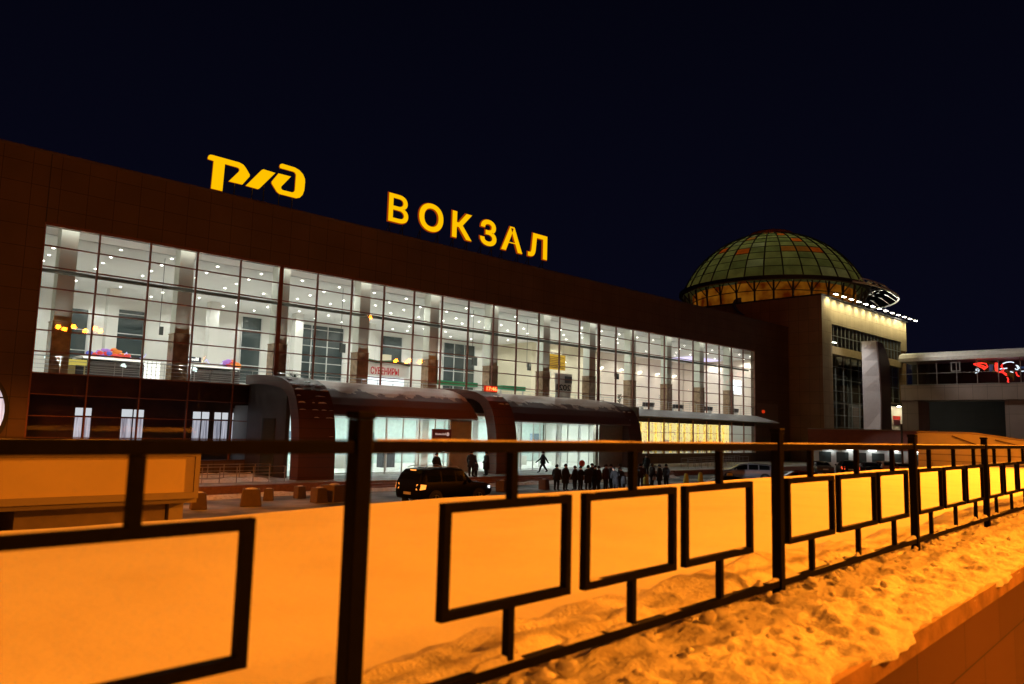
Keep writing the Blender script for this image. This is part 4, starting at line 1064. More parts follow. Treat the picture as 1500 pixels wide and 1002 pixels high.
for k in range(10): m.box(x0+.2+.14*k, x0+.3+.14*k, 59.72, 59.745, z0+.1, z0+.2+random.choice([.06,.1,.16]))
m.build('lettering', E_panel, sg, O)
x0, x1, z0, z1 = band(262, 533, 283, 548, 60)
ls = MB(); ls.box(x0, x1, 60.2, 60.5, z0, z1)
tag(ls.build('light_box', E_panel, None, (x0, 60, z0)), 'bright white light box beside the shop counter under the navy sign', 'light box')
x0, x1, z0, z1 = band(212, 529, 236, 552, 61)
ls = MB(); 
for k in range(4): ls.box(x0+(x1-x0)*k/4, x0+(x1-x0)*(k+.6)/4, 61, 61.2, 6.63, z1)
tag(ls.build('light_box', E_panel, None, (x0, 61, 6.63)), 'white light box with dark gaps beside the column at the long counter', 'light box')
x0, x1, z0, z1 = band(92, 525, 124, 549, 57)
vm = thing('vending_kiosk', 'yellow topped small kiosk behind the first column on the upper floor', 'kiosk', (x0, 57, 6.62)); O = vm.location.copy()
m = MB(); m.box(x0, x1, 57, 58.5, 6.63, z1-.4); m.build('body', mat('cream_kiosk', (.5, .42, .2), .6), vm, O)
m = MB(); m.box(x0-.05, x1+.05, 56.9, 58.5, z1-.38, z1); m.build('fascia', mat('yellow_fascia', (.7, .6, .12), .6, emit=(1, .85, .2), estr=.35), vm, O)
m = MB(); m.box(x0+.8, x0+1.3, 56.96, 56.998, 6.9, 7.7); m.build('screen', M_dark, vm, O)
# small glowing white emblems standing before the counters
for (px, py, lb) in [(70, 523, 'glowing white emblem left of the yellow topped kiosk'), (181, 535, 'glowing white emblem in front of the long shop counter'), (286, 541, 'glowing white emblem in front of the counter by the column'), (368, 556, 'glowing white emblem right of the counter by the column')]:
    q = on_y(px, py, 56.0); t = thing('lit_emblem', lb, 'sign', q, 0, 'glowing white emblems on the upper floor')
    rnd = random.Random(px); m = MB(); pts = []
    for i in range(14):
        a = 6.283*i/14; r_ = .17*rnd.uniform(.55, 1.25); pts.append((r_*1.15*math.cos(a), 0, r_*math.sin(a)))
    m.prism(pts, (0, .05, 0)); m.build('face', emat('white_emblem_glow', (.82, 1, .95), 1.6), t)
    m = MB(); m.box(-.02, .02, .06, .1, 6.63-q.z, .1); m.build('stand', M_steel, t)
# souvenir shop
x0, x1, z0, z1 = band(527, 536, 598, 566, 60); O = Vector((x0, 60, 6.62))
sv = thing('souvenir_shop', 'white souvenir shop front with red lettering and glowing display', 'shop', O)
zt = on_y(541, 533, 60).z; zb = on_y(541, 549, 60).z
m = MB(); m.box(x0, x1, 60, 60.3, zb, zt+.4); m.box(x0, x1, 60.3, 63, zt+.1, zt+.4); m.build('fascia', mat('white_fascia', (.60, .59, .55), .6, emit=(1, .97, .9), estr=.06), sv, O)
text_fit('lettering', 'СУВЕНИРЫ', emat('red_lettering_glow', (.75, .05, .06), .6), sv, O, on_y(543, 541, 60).x, on_y(584, 545, 60).x, 59.98, zb+.12, zt-.22, extrude=.01, offset=.012)
m = MB(); m.box(x0+.1, x1-.1, 60.6, 60.8, 6.7, zb-.06); m.build('display', emat('souvenir_display_glow', (.92, .97, 1), 1.5), sv, O)
m = MB(); rnd = random.Random(4)
for k in range(34): 
    x = rnd.uniform(x0+.2, x1-.4); z = 6.7+rnd.choice([0, .35, .7]); m.box(x, x+rnd.uniform(.1, .3), 60.35, 60.5, z, z+rnd.uniform(.12, .3))
tag(m.build('goods', mat('souvenir_goods', (.12, .1, .1), .6), sv, O), kind='stuff')
m = MB(); m.tube([(x0, 59.9, zt+.45), (x0+(x1-x0)*.33, 59.9, zt+.25), (x0+(x1-x0)*.66, 59.9, zt+.42), (x1, 59.9, zt+.2)], .14, 6); m.build('fir_garland', mat('fir_green', (.03, .07, .03), .9), sv, O)
for px, py, k in ((508, 468, 0), (547, 470, 1)):
    pass
for i, (xa, ya, xb, yb, lb) in enumerate([(529, 515, 539, 528, 'left of the two cream square lamps over the souvenir shop'), (563, 519, 573, 532, 'right of the two cream square lamps over the souvenir shop')]):
    x0, x1, z0, z1 = band(xa, ya, xb, yb, 60.2); m = MB(); m.box(x0, x1, 60.2, 60.9, z0, z1)
    tag(m.build('box_lamp', emat('cream_lamp_glow', (1, .88, .58), .75), None, (x0, 60.2, z0)), lb, 'lamp', 'square lamps over the souvenir shop')
# green awnings of the cafe
for xa, ya, xb, yb, lb in [(641, 555, 699, 563, 'long green cafe awning left of the red clock'), (735, 563, 769, 570, 'short green cafe awning right of the red clock')]:
    x0, x1, z0, z1 = band(xa, ya, xb, yb, 57.5); O = Vector((x0, 57.5, 6.62))
    ca = thing('cafe_stand', lb, 'cafe stand', O, 0, 'green cafe stands on the upper floor')
    m = MB(); m.prism([(x0, 57.4, z1-.5), (x0, 57.4, z1-.1), (x0+.3, 58.6, z1+.25), (x1-.3, 58.6, z1+.25), (x1, 57.4, z1-.1), (x1, 57.4, z1-.5)][:2]+[(x1, 57.4, z1-.1), (x1, 57.4, z1-.5)], (0, 1.6, 0)); m.build('awning', mat('green_awning', (.02, .17, .07), .6, emit=(.03, .5, .2), estr=.12), ca, O)
    m = MB(); m.box(x0+.1, x1-.1, 57.8, 58.6, 6.63, z1-.95); m.build('counter', M_white, ca, O)
    m = MB()
    for k in range(int((x1-x0)/.7)): m.box(x0+.2+.7*k, x0+.65+.7*k, 57.74, 57.79, 7.0, 7.5)
    m.build('poster', mat('cafe_poster', (.25, .27, .33), .5), ca, O)
    m = MB()
    for x in (x0+.1, x1-.16): m.box(x, x+.06, 57.7, 57.76, 6.63, z1-.55)
    m.build('upright', M_steel, ca, O)
# yellow banner, mirrored year, QR-free grey board, screens on the columns
x0, x1, z0, z1 = band(803, 518, 828, 543, 60); O = Vector(((x0+x1)/2, 60, z0))
bn = thing('hanging_banner', 'yellow banner with dark lines hanging inside the glass', 'banner', O)
m = MB(); m.box(x0, x1, 60, 60.05, z0, z1); m.build('cloth', mat('yellow_cloth', (.62, .36, .02), .7), bn, O)
m = MB()
for k in range(7): m.box(x0+.25, x1-.25-.5*(k % 3), 59.97, 59.995, z1-.35-.2*k, z1-.28-.2*k)
m.build('lettering', mat('brown_ink', (.16, .08, .01), .7), bn, O)
m = MB(); m.tube([(x0, 60.02, z1+.02), (x1, 60.02, z1+.02)], .03, 5); m.tube([(x0+.3, 60.02, z1), (x0+.3, 60.02, 15.49)], .008, 4); m.tube([(x1-.3, 60.02, z1), (x1-.3, 60.02, 15.49)], .008, 4); m.build('hanger', M_dark, bn, O)
x0, x1, z0, z1 = band(815.5, 561.5, 836, 573, 54.8)
yr = thing('year_sticker', 'black year numerals seen mirrored on a white board by the glass', 'sign', (x0, 54.8, 6.62)); O = yr.location.copy()
m = MB(); m.box(x0-.2, x1+.2, 54.85, 54.9, z0-.2, z1+1.1); m.build('board', mat('white_board', (.72, .72, .7), .6), yr, O)
text_fit('lettering', '2021', mat('black_ink', (.01, .01, .01), .6), yr, O, x0, x1, 54.82, z0, z0+(z1-z0)*.9, extrude=.012, offset=.02, mirror=True)
m = MB(); m.box(x0, x1, 54.84, 54.94, 6.63, z0-.201); m.build('stand', M_steel, yr, O)
x0, x1, z0, z1 = band(828, 551, 838, 562, 54.6); m = MB(); m.box(x0, x1, 54.6, 54.66, z0, z1)
pb = m.build('poster_board', mat('grey_poster', (.09, .09, .10), .6, var=.6, vscale=9), None, (x0, 54.6, z0)); tag(pb, 'dark grey poster above the mirrored year numerals', 'poster')
for xa, ya, xb, yb, lb in [(498, 503, 506, 517, 'dark screen left of the souvenir shop'), (234, 478, 239, 491, 'small dark loudspeaker box on the second column'), (773, 532, 778, 543, 'dark screen left of the yellow banner'), (796, 530, 802, 543, 'dark screen touching the left side of the yellow banner'), (692, 523, 699, 536, 'dark screen above the long green cafe stand'), (901, 547, 907, 556, 'dark screen on the cream wall side of a column'), (633, 548, 637, 560, 'low dark screen left of the long green cafe stand')]:
    x0, x1, z0, z1 = band(xa, ya, xb, yb, 55.2); O = Vector((x0, 55.2, z0))
    sc_ = thing('wall_screen', lb, 'screen', O, 0, 'dark screens in the hall')
    m = MB(); m.box(x0, x1, 55.2, 55.28, z0, z1); m.build('panel', M_dark, sc_, O, bevel=.01)
    m = MB(); m.box(x0+.04, x1-.04, 55.19, 55.198, z0+.04, z1-.04); m.build('display', M_darkglass, sc_, O)
    m = MB(); m.tube([((x0+x1)/2, 55.3, (z0+z1)/2), ((x0+x1)/2, 55.6, (z0+z1)/2), ((x0+x1)/2, 55.6, 15.49)], .02, 5); m.build('bracket', M_dark, sc_, O)
x0, x1, z0, z1 = band(1072, 556, 1086, 578, 58); m = MB(); m.box(x0, x1, 58, 58.2, z0, z1)
tag(m.build('bright_display', emat('white_panel_glow', (.93, .95, 1), 2.0), None, (x0, 58, z0)), 'bright white light panel near the right end of the upper hall', 'light box')
m = MB(); m.box(x0-4, x1+1, 62, 66, 15.35, 15.45); tag(m.build('violet_ceiling_light', emat('violet_panel_glow', (.8, .7, 1), 1.4), None, (x0, 62, 15.35)), 'violet ceiling light panel above the white panel at the right end', 'light box')
# waiting room seats and plants along the right half
def hall_bench(x, lab):
    t = thing('waiting_bench', lab, 'bench', (x, 53.6+.9, 6.62), 0, 'waiting benches along the glass on the upper floor')
    M_b = mat('dark_bench', (.05, .05, .055), .5)
    m = MB(); m.box(-1.2, 1.2, -.25, .25, .42, .48); m.build('seat', M_b, t, bevel=.02)
    m = MB(); m.prism([(-1.2, -.27, .5), (-1.2, -.32, 1.0), (-1.2, -.28, 1.0), (-1.2, -.23, .5)], (2.4, 0, 0)); m.build('backrest', M_b, t)
    for k in (-1, 1):
        m = MB(); m.box(k*.95-.03, k*.95+.03, -.25, .25, 0, .415); m.build('leg', M_steel, t)
    return t
hb = hall_bench(75.2, 'dark waiting bench behind the glass above the left end of the grey awning')
for i, x in enumerate((81.5, 88.4, 95.2)):
    o = copy_tree(hb); o.location.x = x; o['label'] = ['dark waiting bench behind the glass above the middle of the grey awning', 'dark waiting bench behind the glass beside the potted palm at the right', 'last dark waiting bench at the right end of the glass'][i]
def palm(x, y, h, lab, seed):
    t = thing('potted_plant', lab, 'plant', (x, y, 6.62), 0, 'potted plants in the hall'); rnd = random.Random(seed)
    m = MB(); m.lathe([(0, 0), (.2, 0), (.28, .5), (.24, .5), (.22, .42), (0, .42)], n=14); m.build('pot', M_white, t)
    m = MB(); m.tube([(0, 0, .42), (0, 0, h*.6)], .03, 6); m.build('stem', M_dark, t)
    m = MB()
    for k in range(26):
        a = rnd.uniform(0, 6.28); l = rnd.uniform(.4, .8); z = h*rnd.uniform(.35, .75); d = Vector((math.cos(a), math.sin(a), 0)); s = Vector((-d.y, d.x, 0))*.05
        p0 = Vector((0, 0, z)); p1 = p0+d*l*.5+Vector((0, 0, l*.5)); p2 = p0+d*l+Vector((0, 0, l*.35))
        m.add([p0-s*.3, p0+s*.3, p1+s, p1-s, p2], [(0, 1, 2, 3), (3, 2, 4)])
    m.build('foliage', mat('dark_leaf', (.03, .055, .02), .6), t)
palm(70.1, 54.6, 1.9, 'spiky potted plant behind the glass above the right canopy rib', 1)
palm(79.0, 55.0, 2.4, 'tall bushy potted plant in the middle of the right half of the hall', 2)
palm(28.0, 53.0, 1.2, 'low potted plant beside the thick post above the left canopy rib', 3)
palm(85.9, 54.8, 2.0, 'potted palm near the right end of the hall', 5)

# ------------------------------------------------------------------ pavilions by the snow field
M_kio = mat('yellow_metal_sheet', (.62, .50, .28), .55, var=.07, vscale=.7)
M_trim = mat('grey_brown_trim', (.30, .25, .19), .6)
KO = Vector((4, 22.5, 0))
kp = thing('low_pavilion', 'low flat pavilion with a wide plain yellow fascia beyond the snow field', 'kiosk', KO)
KX0, KX1, KY = -9.0, 8.85, 22.0
zt, zb = 3.02, 1.93
m = MB(); m.box(KX0, KX1, KY+.06, KY+6, zb-.25, zt+.18); m.build('roof_slab', M_trim, kp, KO)
m = MB(); m.box(KX0+.2, KX1-.14, KY+.02, KY+.059, zb+.06, zt-.03); m.build('fascia', M_kio, kp, KO)
m = MB(); m.box(KX0, KX1, KY-.04, KY+.059, zt-.029, zt+.14); m.box(KX1-.139, KX1, KY-.04, KY+.059, zb-.12, zt-.03); m.box(KX0, KX1-.14, KY-.04, KY+.059, zb-.12, zb+.059); m.build('fascia_frame', M_trim, kp, KO)
m = MB(); m.box(4.55, KX1-.6, KY+.75, KY+5.5, .3, zb-.26); m.build('lower_wall', mat('dull_ochre_wall', (.34, .27, .19), .7, var=.1), kp, KO)
m = MB(); m.box(KX1-.55, KX1-.15, KY+.6, KY+5.5, .0, zb-.26); m.build('end_post', M_trim, kp, KO)
m = MB(); m.box(KX0+.2, 4.5, KY+3, KY+3.3, 0, zb-.26); m.box(KX0+.2, KX1-.2, KY+.5, KY+5.6, 0, .28); m.build('dark_recess', M_dark, kp, KO)
m = MB(); vs = []; fs = []
for i in range(60):
    for k in range(10):
        x = KX0+(KX1-KX0)*i/59; y = KY+5.9*k/9; e = min(1, min(k, 9-k, i, 59-i)/1.5)
        vs.append((x, y, zt+.15+.16*e+.05*e*noise.noise(Vector((x, y, 2)))))
for i in range(59):
    for k in range(9): fs.append((i*10+k, (i+1)*10+k, (i+1)*10+k+1, i*10+k+1))
m.add(vs, fs); m.build('roof_snow', M_snow, kp, KO, smooth=True)

def facing_box(px, rng, wid, name, label, cat):
    c = at_range(px, rng); d = Vector((c.x, c.y, 0)).normalized(); rgt = Vector((d.y, -d.x, 0))
    return thing(name, label, cat, c, math.atan2(rgt.y, rgt.x)), wid/2
# dark red kiosk
t, h = facing_box(1275, 103, 14.2, 'red_fascia_kiosk', 'long kiosk with a dark red fascia over pale walls behind the parked cars', 'kiosk')
M_rf = mat('dark_red_fascia', (.22, .055, .025), .5, var=.1)
m = MB(); m.box(-h, h, -.4, 4, 2.55, 4.95); m.build('fascia', M_rf, t)
m = MB(); m.box(-h-.1, h+.1, -.5, 4.1, 4.951, 5.08); m.build('cap', M_trim, t)
m = MB(); m.box(-h+.6, h-.4, .4, 3.8, 0, 2.54); wl = m.build('wall', mat('pale_kiosk_wall', (.55, .56, .55), .7, var=.15, vscale=.8), t)
m = MB()
for k in range(6): m.box(-h+1.2+2*k, -h+2.6+2*k, .34, .395, .9, 2.2)
m.build('window', M_darkglass, wl)
m = MB()
for k in range(5): m.box(-h+2+2.4*k, -h+2.9+2.4*k, -.2, .2, 2.47, 2.545)
m.build('lamp', emat('kiosk_lamp_glow', (.95, 1, .95), 8), t)
p = at_range(1321, 92); m = MB(); m.tube([(p.x, p.y, 0), (p.x, p.y, 5.6)], .11, 8)
tag(m.build('pole', M_dark, None, (p.x, p.y, 0)), 'thin dark pole standing before the dark red kiosk', 'pole')
# orange-lit shed at the right
t, h = facing_box(1452, 58, 8.4, 'sheet_metal_shed', 'pale sheet metal shed with a sloping right roof beyond the snow field', 'shed')
M_shed = mat('pale_sheet_metal', (.52, .46, .36), .55, var=.07, vscale=.9)
m = MB(); m.prism([(-h, 0, 0), (h, 0, 0), (h, 0, 3.7), (-.9, 0, 4.42), (-h, 0, 4.45)], (0, 4, 0)); bd = m.build('body', M_shed, t)
m = MB(); m.prism([(-h-.06, -.05, 4.46), (-.9, -.05, 4.43), (h, -.05, 3.71), (h, -.05, 3.81), (-.9, -.05, 4.55), (-h-.06, -.05, 4.57)], (0, 4.1, 0)); m.build('roof_edge', M_trim, t)
m = MB(); m.bar((-2.2, -.12, 4.3), (-.2, -.12, 3.5), .05, .06); m.bar((.2, -.12, 4.1), (3.2, -.12, 3.3), .05, .06); m.build('diagonal_bar', mat('brown_bar', (.12, .07, .03), .6), t)  # two diagonal brown bars across the front
m = MB(); m.box(-h+.02, h-.02, -.03, -.002, 3.02, 3.1); m.box(-h+.02, h-.02, -.03, -.002, 2.6, 2.66); m.build('batten', M_trim, bd)
for k in range(5):
    m = MB(); x = -h+.8+1.75*k; m.box(x, x+.04, -.025, -.002, .1, 2.55); m.build('seam', M_trim, bd)

# ------------------------------------------------------------------ plaza furniture
M_blk = mat('painted_concrete_block', (.13, .085, .05), .7, var=.12, vscale=4, bump=.3, bscale=25)
def block(x, y, rz, w, d, h, label, cap=False):
    t = thing('concrete_block', label, 'concrete block', (x, y, 0), rz, 'concrete blocks closing the plaza edge')
    m = MB(); m.prism([(-w/2, -d/2, 0), (w/2, -d/2, 0), (w/2*.8, -d/2*.8, h), (-w/2*.8, -d/2*.8, h)], (0, d, 0)); m.build('body', M_blk, t, bevel=.04)
    m = MB(); m.sphere((0, 0, h), .3*w, 10, 5, sq=(1, .8, .25)); m.build('snow_cap', M_snow2, t, smooth=True)
    return t
for px, py, w, h, lb in [(290, 746, .7, .75, 'orange lit concrete block beside the end of the low pavilion'), (367, 741, 1.0, .8, 'large squat concrete block second from the left on the plaza edge'),
        (393, 733, .55, .6, 'left of the pair of small dark blocks before the ramp'), (439, 730, .55, .65, 'right of the pair of small dark blocks before the ramp'), (467, 736, .7, .75, 'tapered orange block before the left canopy rib'),
        (489, 734, 1.1, .85, 'wide dark block next to the thick fence post'), (651, 727, .65, .72, 'block hidden behind the bonnet of the black off-roader'), (694, 723, .62, .66, 'block peeping over the black car windscreen'), (735, 720, .66, .7, 'orange block right of the black car bonnet'), (797, 717, .62, .68, 'orange block left of the standing crowd')]:
    q = on_z(px, py, 0); block(q.x, q.y, random.uniform(-.5, .5), w, w*.9, h, lb)
M_yel = mat('yellow_bollard_paint', (.68, .56, .05), .5, var=.1)
for px, py, lb in [(946, 710, 'yellow bollard beside the crowd'), (1005, 708, 'yellow bollard between the crowd and the taxi'), (1026, 706, 'yellow bollard behind the taxi roof sign')]:
    q = on_z(px, py+1, 0); t = thing('bollard', lb, 'bollard', q, 0, 'yellow bollards on the plaza')
    m = MB(); m.lathe([(.0, .10), (.24, .10), (.22, .3), (.15, .78), (.10, .84), (0, .86)], n=18); m.build('body', M_yel, t, smooth=False)
    m = MB(); m.lathe([(0, 0), (.36, 0), (.34, .09), (0, .1)], n=18); m.build('foot', M_dark, t)
# railings and the ramp by the left lobby
def railing(x0, x1, y, z0, n, label, slope=0.0):
    t = thing('handrail', label, 'railing', ((x0+x1)/2, y, z0)); O = t.location.copy()
    for k in range(n+1):
        x = x0+(x1-x0)*k/n; zz = z0+slope*(x-x0)
        m = MB(); m.tube([(x, y, zz), (x, y, zz+.95)], .028, 6); m.build('post', M_steel, t, O)
    for hh in (.95, .55):
        m = MB(); m.tube([(x0, y, z0+hh), (x1, y, z0+hh+slope*(x1-x0))], .026, 6); m.build('rail', M_steel, t, O)
railing(13.5, 22.6, 43.2, .446, 9, 'steel handrail along the snowy ramp left of the entrance')
railing(15.0, 23.0, 46.0, .446, 8, 'steel handrail behind the first one beside the lobby glass')
railing(66.5, 78.5, 43.0, .446, 10, 'steel handrail before the glittering shop window', .02)
railing(68.5, 80.5, 45.2, .446, 10, 'second steel handrail nearer the glittering shop window', .02)
for i, (x0, x1, y, n_) in enumerate([(12, 22, 44.8, 24), (13, 23, 49.0, 24), (66, 80, 47, 24)]):
    b = snow_bank([(x0+(x1-x0)*k/n_, y+.3*math.sin(k), .447) for k in range(n_+1)], .8, .3, i*5.0)
    tag(b.build('snow_heap', M_snow2), ['low heap of shovelled snow by the ramp handrails', 'low heap of snow against the dark lobby glass', 'heap of snow by the handrails under the shop window'][i], 'snow heap')
b = snow_bank([(12+.8*k, 39.8+.25*math.sin(k*.8), .004) for k in range(60)], .75, .22, 33.0)
tag(b.build('snow_bank', M_snow2), kind='structure')

# ------------------------------------------------------------------ cars
def lerp(a, b, t): return a+(b-a)*t
CARS = {
 'offroader': dict(st=[(0,.52,.95,1.0,.86,.80),(.05,.42,1.12,1.22,.92,.84),(.22,.40,1.16,1.62,.95,.80),(.42,.40,1.17,1.80,.96,.76),(1.2,.40,1.17,1.87,.97,.76),(2.2,.40,1.16,1.87,.97,.76),(2.85,.40,1.15,1.80,.97,.76),(3.45,.40,1.13,1.26,.97,.80),(3.65,.40,1.10,1.15,.97,.86),(4.4,.42,1.04,1.09,.96,.84),(4.75,.46,.94,1.0,.92,.80),(4.88,.52,.80,.86,.84,.72)],
   wh=.385, ax=(.95, 3.85), cab=(.30, 3.45), rear=(.05, .42), front=(2.85, 3.45), pill=[.5, 1.35, 2.3, 3.05]),
 'wagon': dict(st=[(0,.42,.82,.88,.80,.72),(.06,.34,.98,1.1,.88,.76),(.25,.30,1.02,1.42,.91,.70),(.6,.28,1.02,1.55,.92,.68),(1.6,.28,1.00,1.62,.93,.68),(2.5,.28,.98,1.58,.93,.68),(2.95,.28,.97,1.44,.93,.70),(3.6,.28,.96,1.02,.93,.78),(4.2,.30,.88,.94,.91,.78),(4.55,.34,.76,.82,.87,.74),(4.7,.40,.62,.68,.78,.66)],
   wh=.335, ax=(.85, 3.75), cab=(.3, 3.55), rear=(.06, .6), front=(2.6, 3.6), pill=[.55, 1.35, 2.2, 3.0]),
 'sedan': dict(st=[(0,.40,.80,.86,.76,.70),(.08,.30,.92,.99,.86,.78),(.7,.26,.94,1.02,.90,.76),(1.35,.25,.94,1.36,.91,.66),(1.8,.25,.94,1.44,.91,.64),(2.5,.25,.93,1.45,.91,.64),(2.85,.25,.92,1.38,.91,.66),(3.55,.25,.90,.97,.91,.78),(4.2,.28,.82,.88,.88,.76),(4.45,.32,.72,.78,.84,.72),(4.6,.40,.58,.64,.74,.64)],
   wh=.315, ax=(.85, 3.65), cab=(.8, 3.5), rear=(.75, 1.4), front=(2.75, 3.5), pill=[1.15, 1.9, 2.55, 3.05]),
}
M_tyre = mat('tyre_rubber', (.012, .012, .012), .8); M_rim = mat('alloy_rim', (.5, .5, .52), .3, metal=.8)
M_cglass = mat('car_glass', (.006, .007, .008), .12, spec=.06)
E_tail = emat('tail_lamp_glow', (1, .30, .06), 2.4); M_tail = mat('tail_lamp_lens', (.25, .01, .01), .2)
E_head = emat('headlamp_glow', (.9, .95, 1), 2.2); M_head = mat('headlamp_lens', (.5, .52, .55), .1)
def make_car(kind, loc, rz, label, paint, group=None, lights=0, tail=None, head=None, extras=()):
    K = CARS[kind]; t = thing('parked_car', label, 'car', loc, rz, group); L = K['st'][-1][0]
    def st(x):
        S = K['st']
        for a, b in zip(S, S[1:]):
            if a[0] <= x <= b[0]:
                u = (x-a[0])/(b[0]-a[0]); return [lerp(p, q, u) for p, q in zip(a, b)]
        return list(S[-1])
    def sec(x):
        _, zb, zs, zt, wb, wt = st(x)
        return [(0, zb), (wb*.86, zb), (wb*.97, zb+.10), (wb, zb+(zs-zb)*.5), (wb*.985, zs-.06), (wb*.955, zs), (lerp(wb*.955, wt, .5)+.012, lerp(zs, zt, .5)), (wt+.01, zt-.07), (wt*.9, zt-.015), (wt*.5, zt), (0, zt+.004)]
    xs = sorted(set([s[0] for s in K['st']]+[L*i/26 for i in range(27)]))
    m = MB(); vs = []; fs = []; n = len(sec(0)); full = 2*n-2
    for x in xs:
        s = sec(x); ring = [(x, y, z) for y, z in s]+[(x, -y, z) for y, z in s[1:-1][::-1]]
        vs += ring
    for i in range(len(xs)-1):
        for k in range(full): fs.append((i*full+k, i*full+(k+1) % full, (i+1)*full+(k+1) % full, (i+1)*full+k))
    fs += [tuple(range(full)), tuple((len(xs)-1)*full+k for k in range(full))[::-1]]
    vs = [(x-L/2, y, z) for x, y, z in vs]
    m.add(vs, fs); body = m.build('body', paint, t, smooth=True)
    def side(x, u):      # a point on the glasshouse side, u from belt to roof
        s = sec(x); a, b, c = s[5], s[6], s[7]
        y, z = (lerp(a[0], b[0], u*2), lerp(a[1], b[1], u*2)) if u < .5 else (lerp(b[0], c[0], u*2-1), lerp(b[1], c[1], u*2-1))
        return y+.008, z
    P = K['pill']; edges = [K['cab'][0]+.12]+P[1:-1]+[K['cab'][1]-.18]
    for sg in (1, -1):
        for a, b in zip(edges, edges[1:]):
            m = MB(); vs = []; fs = []; nn = 8
            for i in range(nn+1):
                x = lerp(a+.05, b-.05, i/nn)
                for u in (.08, .5, .92):
                    y, z = side(x, u); vs.append((x-L/2, sg*y, z))
            for i in range(nn):
                for k in range(2): fs.append((i*3+k, (i+1)*3+k, (i+1)*3+k+1, i*3+k+1))
            m.add(vs, fs); m.build('side_window', M_cglass, t)
    for nm, (a, b) in (('rear_window', K['rear']), ('windscreen', K['front'])):
        m = MB(); vs = []; fs = []; nn = 6; up = .012
        for i in range(nn+1):
            x = lerp(a+.04, b-.04, i/nn); s = sec(x); dx = (-up if nm == 'rear_window' else up)
            for f in (-.96, -.5, 0, .5, .96): vs.append((x-L/2+dx, s[8][0]*f, (s[9][1] if abs(f) < .8 else s[8][1])+.01))
        for i in range(nn):
            for k in range(4): fs.append((i*5+k, (i+1)*5+k, (i+1)*5+k+1, i*5+k+1))
        m.add(vs, fs); m.build(nm, M_cglass, t)
    r = K['wh']
    for ax in K['ax']:
        wb = st(ax)[4]
        for sg in (1, -1):
            m = MB(); m.lathe([(r*.62, -.02), (r*.62, .02), (r+.07, .02), (r+.07, -.02), (r*.62, -.02)], (ax-L/2, sg*(wb-.005), r+.0), 26, axis='y'); m.build('wheel_arch', M_tyre, t)
            m = MB(); prof_ = [(r*.6, -.11), (r*.93, -.11), (r, -.07), (r, .07), (r*.93, .11), (r*.6, .11)]
            m.lathe([(q, z) for q, z in prof_], (ax-L/2, sg*(wb-.08), r), 26, axis='y'); wh = m.build('wheel', M_tyre, t)
            m = MB(); yf = sg*(wb+.012)
            m.lathe([(0, 0), (r*.16, 0), (r*.16, -.02*sg)], (ax-L/2, yf, r), 12, axis='y'); m.lathe([(r*.56, 0), (r*.64, 0), (r*.64, -.03*sg), (r*.56, -.03*sg), (r*.56, 0)], (ax-L/2, yf, r), 26, axis='y')
            for k in range(5):
                a = 6.283*k/5+.3; m.bar((ax-L/2+r*.14*math.cos(a), yf-.012*sg, r+r*.14*math.sin(a)), (ax-L/2+r*.6*math.cos(a), yf-.012*sg, r+r*.6*math.sin(a)), .06, .02)
            m.build('rim', M_rim, wh)
    for sg in (1, -1):
        s0 = st(.05); m = MB(); zc = s0[2]-.12
        m.box(-L/2-.02, -L/2+.22, sg*(s0[4]-.02)-.17, sg*(s0[4]-.02)+.03 if sg > 0 else sg*(s0[4]-.02)+.17, zc-.14, zc+.12) if False else m.prism([(-L/2+.015, sg*(s0[4]-.24), zc-.13), (-L/2+.20, sg*(s0[4]+.022), zc-.11), (-L/2+.26, sg*(s0[4]+.022), zc+.12), (-L/2+.05, sg*(s0[4]-.22), zc+.13)], (0, 0, .001))
        m = MB(); m.add([(-L/2-.012, sg*(s0[4]-.30), zc-.14), (-L/2+.02, sg*(s0[4]+.0), zc-.13), (-L/2+.30, sg*(s0[4]+.045), zc-.10), (-L/2+.34, sg*(s0[4]+.045), zc+.10), (-L/2+.06, sg*(s0[4]+.0), zc+.13), (-L/2+.02, sg*(s0[4]-.28), zc+.13)], [(0, 1, 4, 5), (1, 2, 3, 4)])
        m.build('tail_light', tail or M_tail, t)
        s1 = st(L-.12); zc = s1[2]-.10; w1 = s1[4]
        m = MB(); m.add([(L/2-.02, sg*(w1-.36), zc-.09), (L/2-.10, sg*(w1-.02), zc-.07), (L/2-.42, sg*(w1+.07), zc+.0), (L/2-.42, sg*(w1+.06), zc+.11), (L/2-.12, sg*(w1-.03), zc+.09), (L/2-.03, sg*(w1-.34), zc+.07)], [(0, 1, 4, 5), (1, 2, 3, 4)])
        m.build('headlight', head or M_head, t)
        sm = st(K['cab'][1]-.35); m = MB(); m.sphere((K['cab'][1]-.4-L/2, sg*(sm[4]+.11), sm[2]+.07), .12, 10, 6, sq=(.6, 1.0, .75)); m.build('mirror', paint, t, smooth=True)
    s1 = st(L-.02); m = MB(); m.box(L/2-.02, L/2+.02, -s1[4]*.45, s1[4]*.45, s1[2]-.16, s1[2]-.02); m.build('grille', M_dark, t, bevel=.01)
    m = MB(); m.box(-L/2-.02, -L/2+.01, -.26, .26, .62, .74); m.build('number_plate', mat('plate_white', (.6, .6, .6), .5), t)
    if 'rack' in extras:
        for sg in (1, -1):
            m = MB(); m.tube([(.55-L/2, sg*.66, 1.86), (.7-L/2, sg*.66, 1.93), (2.5-L/2, sg*.66, 1.93), (2.7-L/2, sg*.66, 1.84)], .022, 6); m.build('roof_rail', M_rim, t)
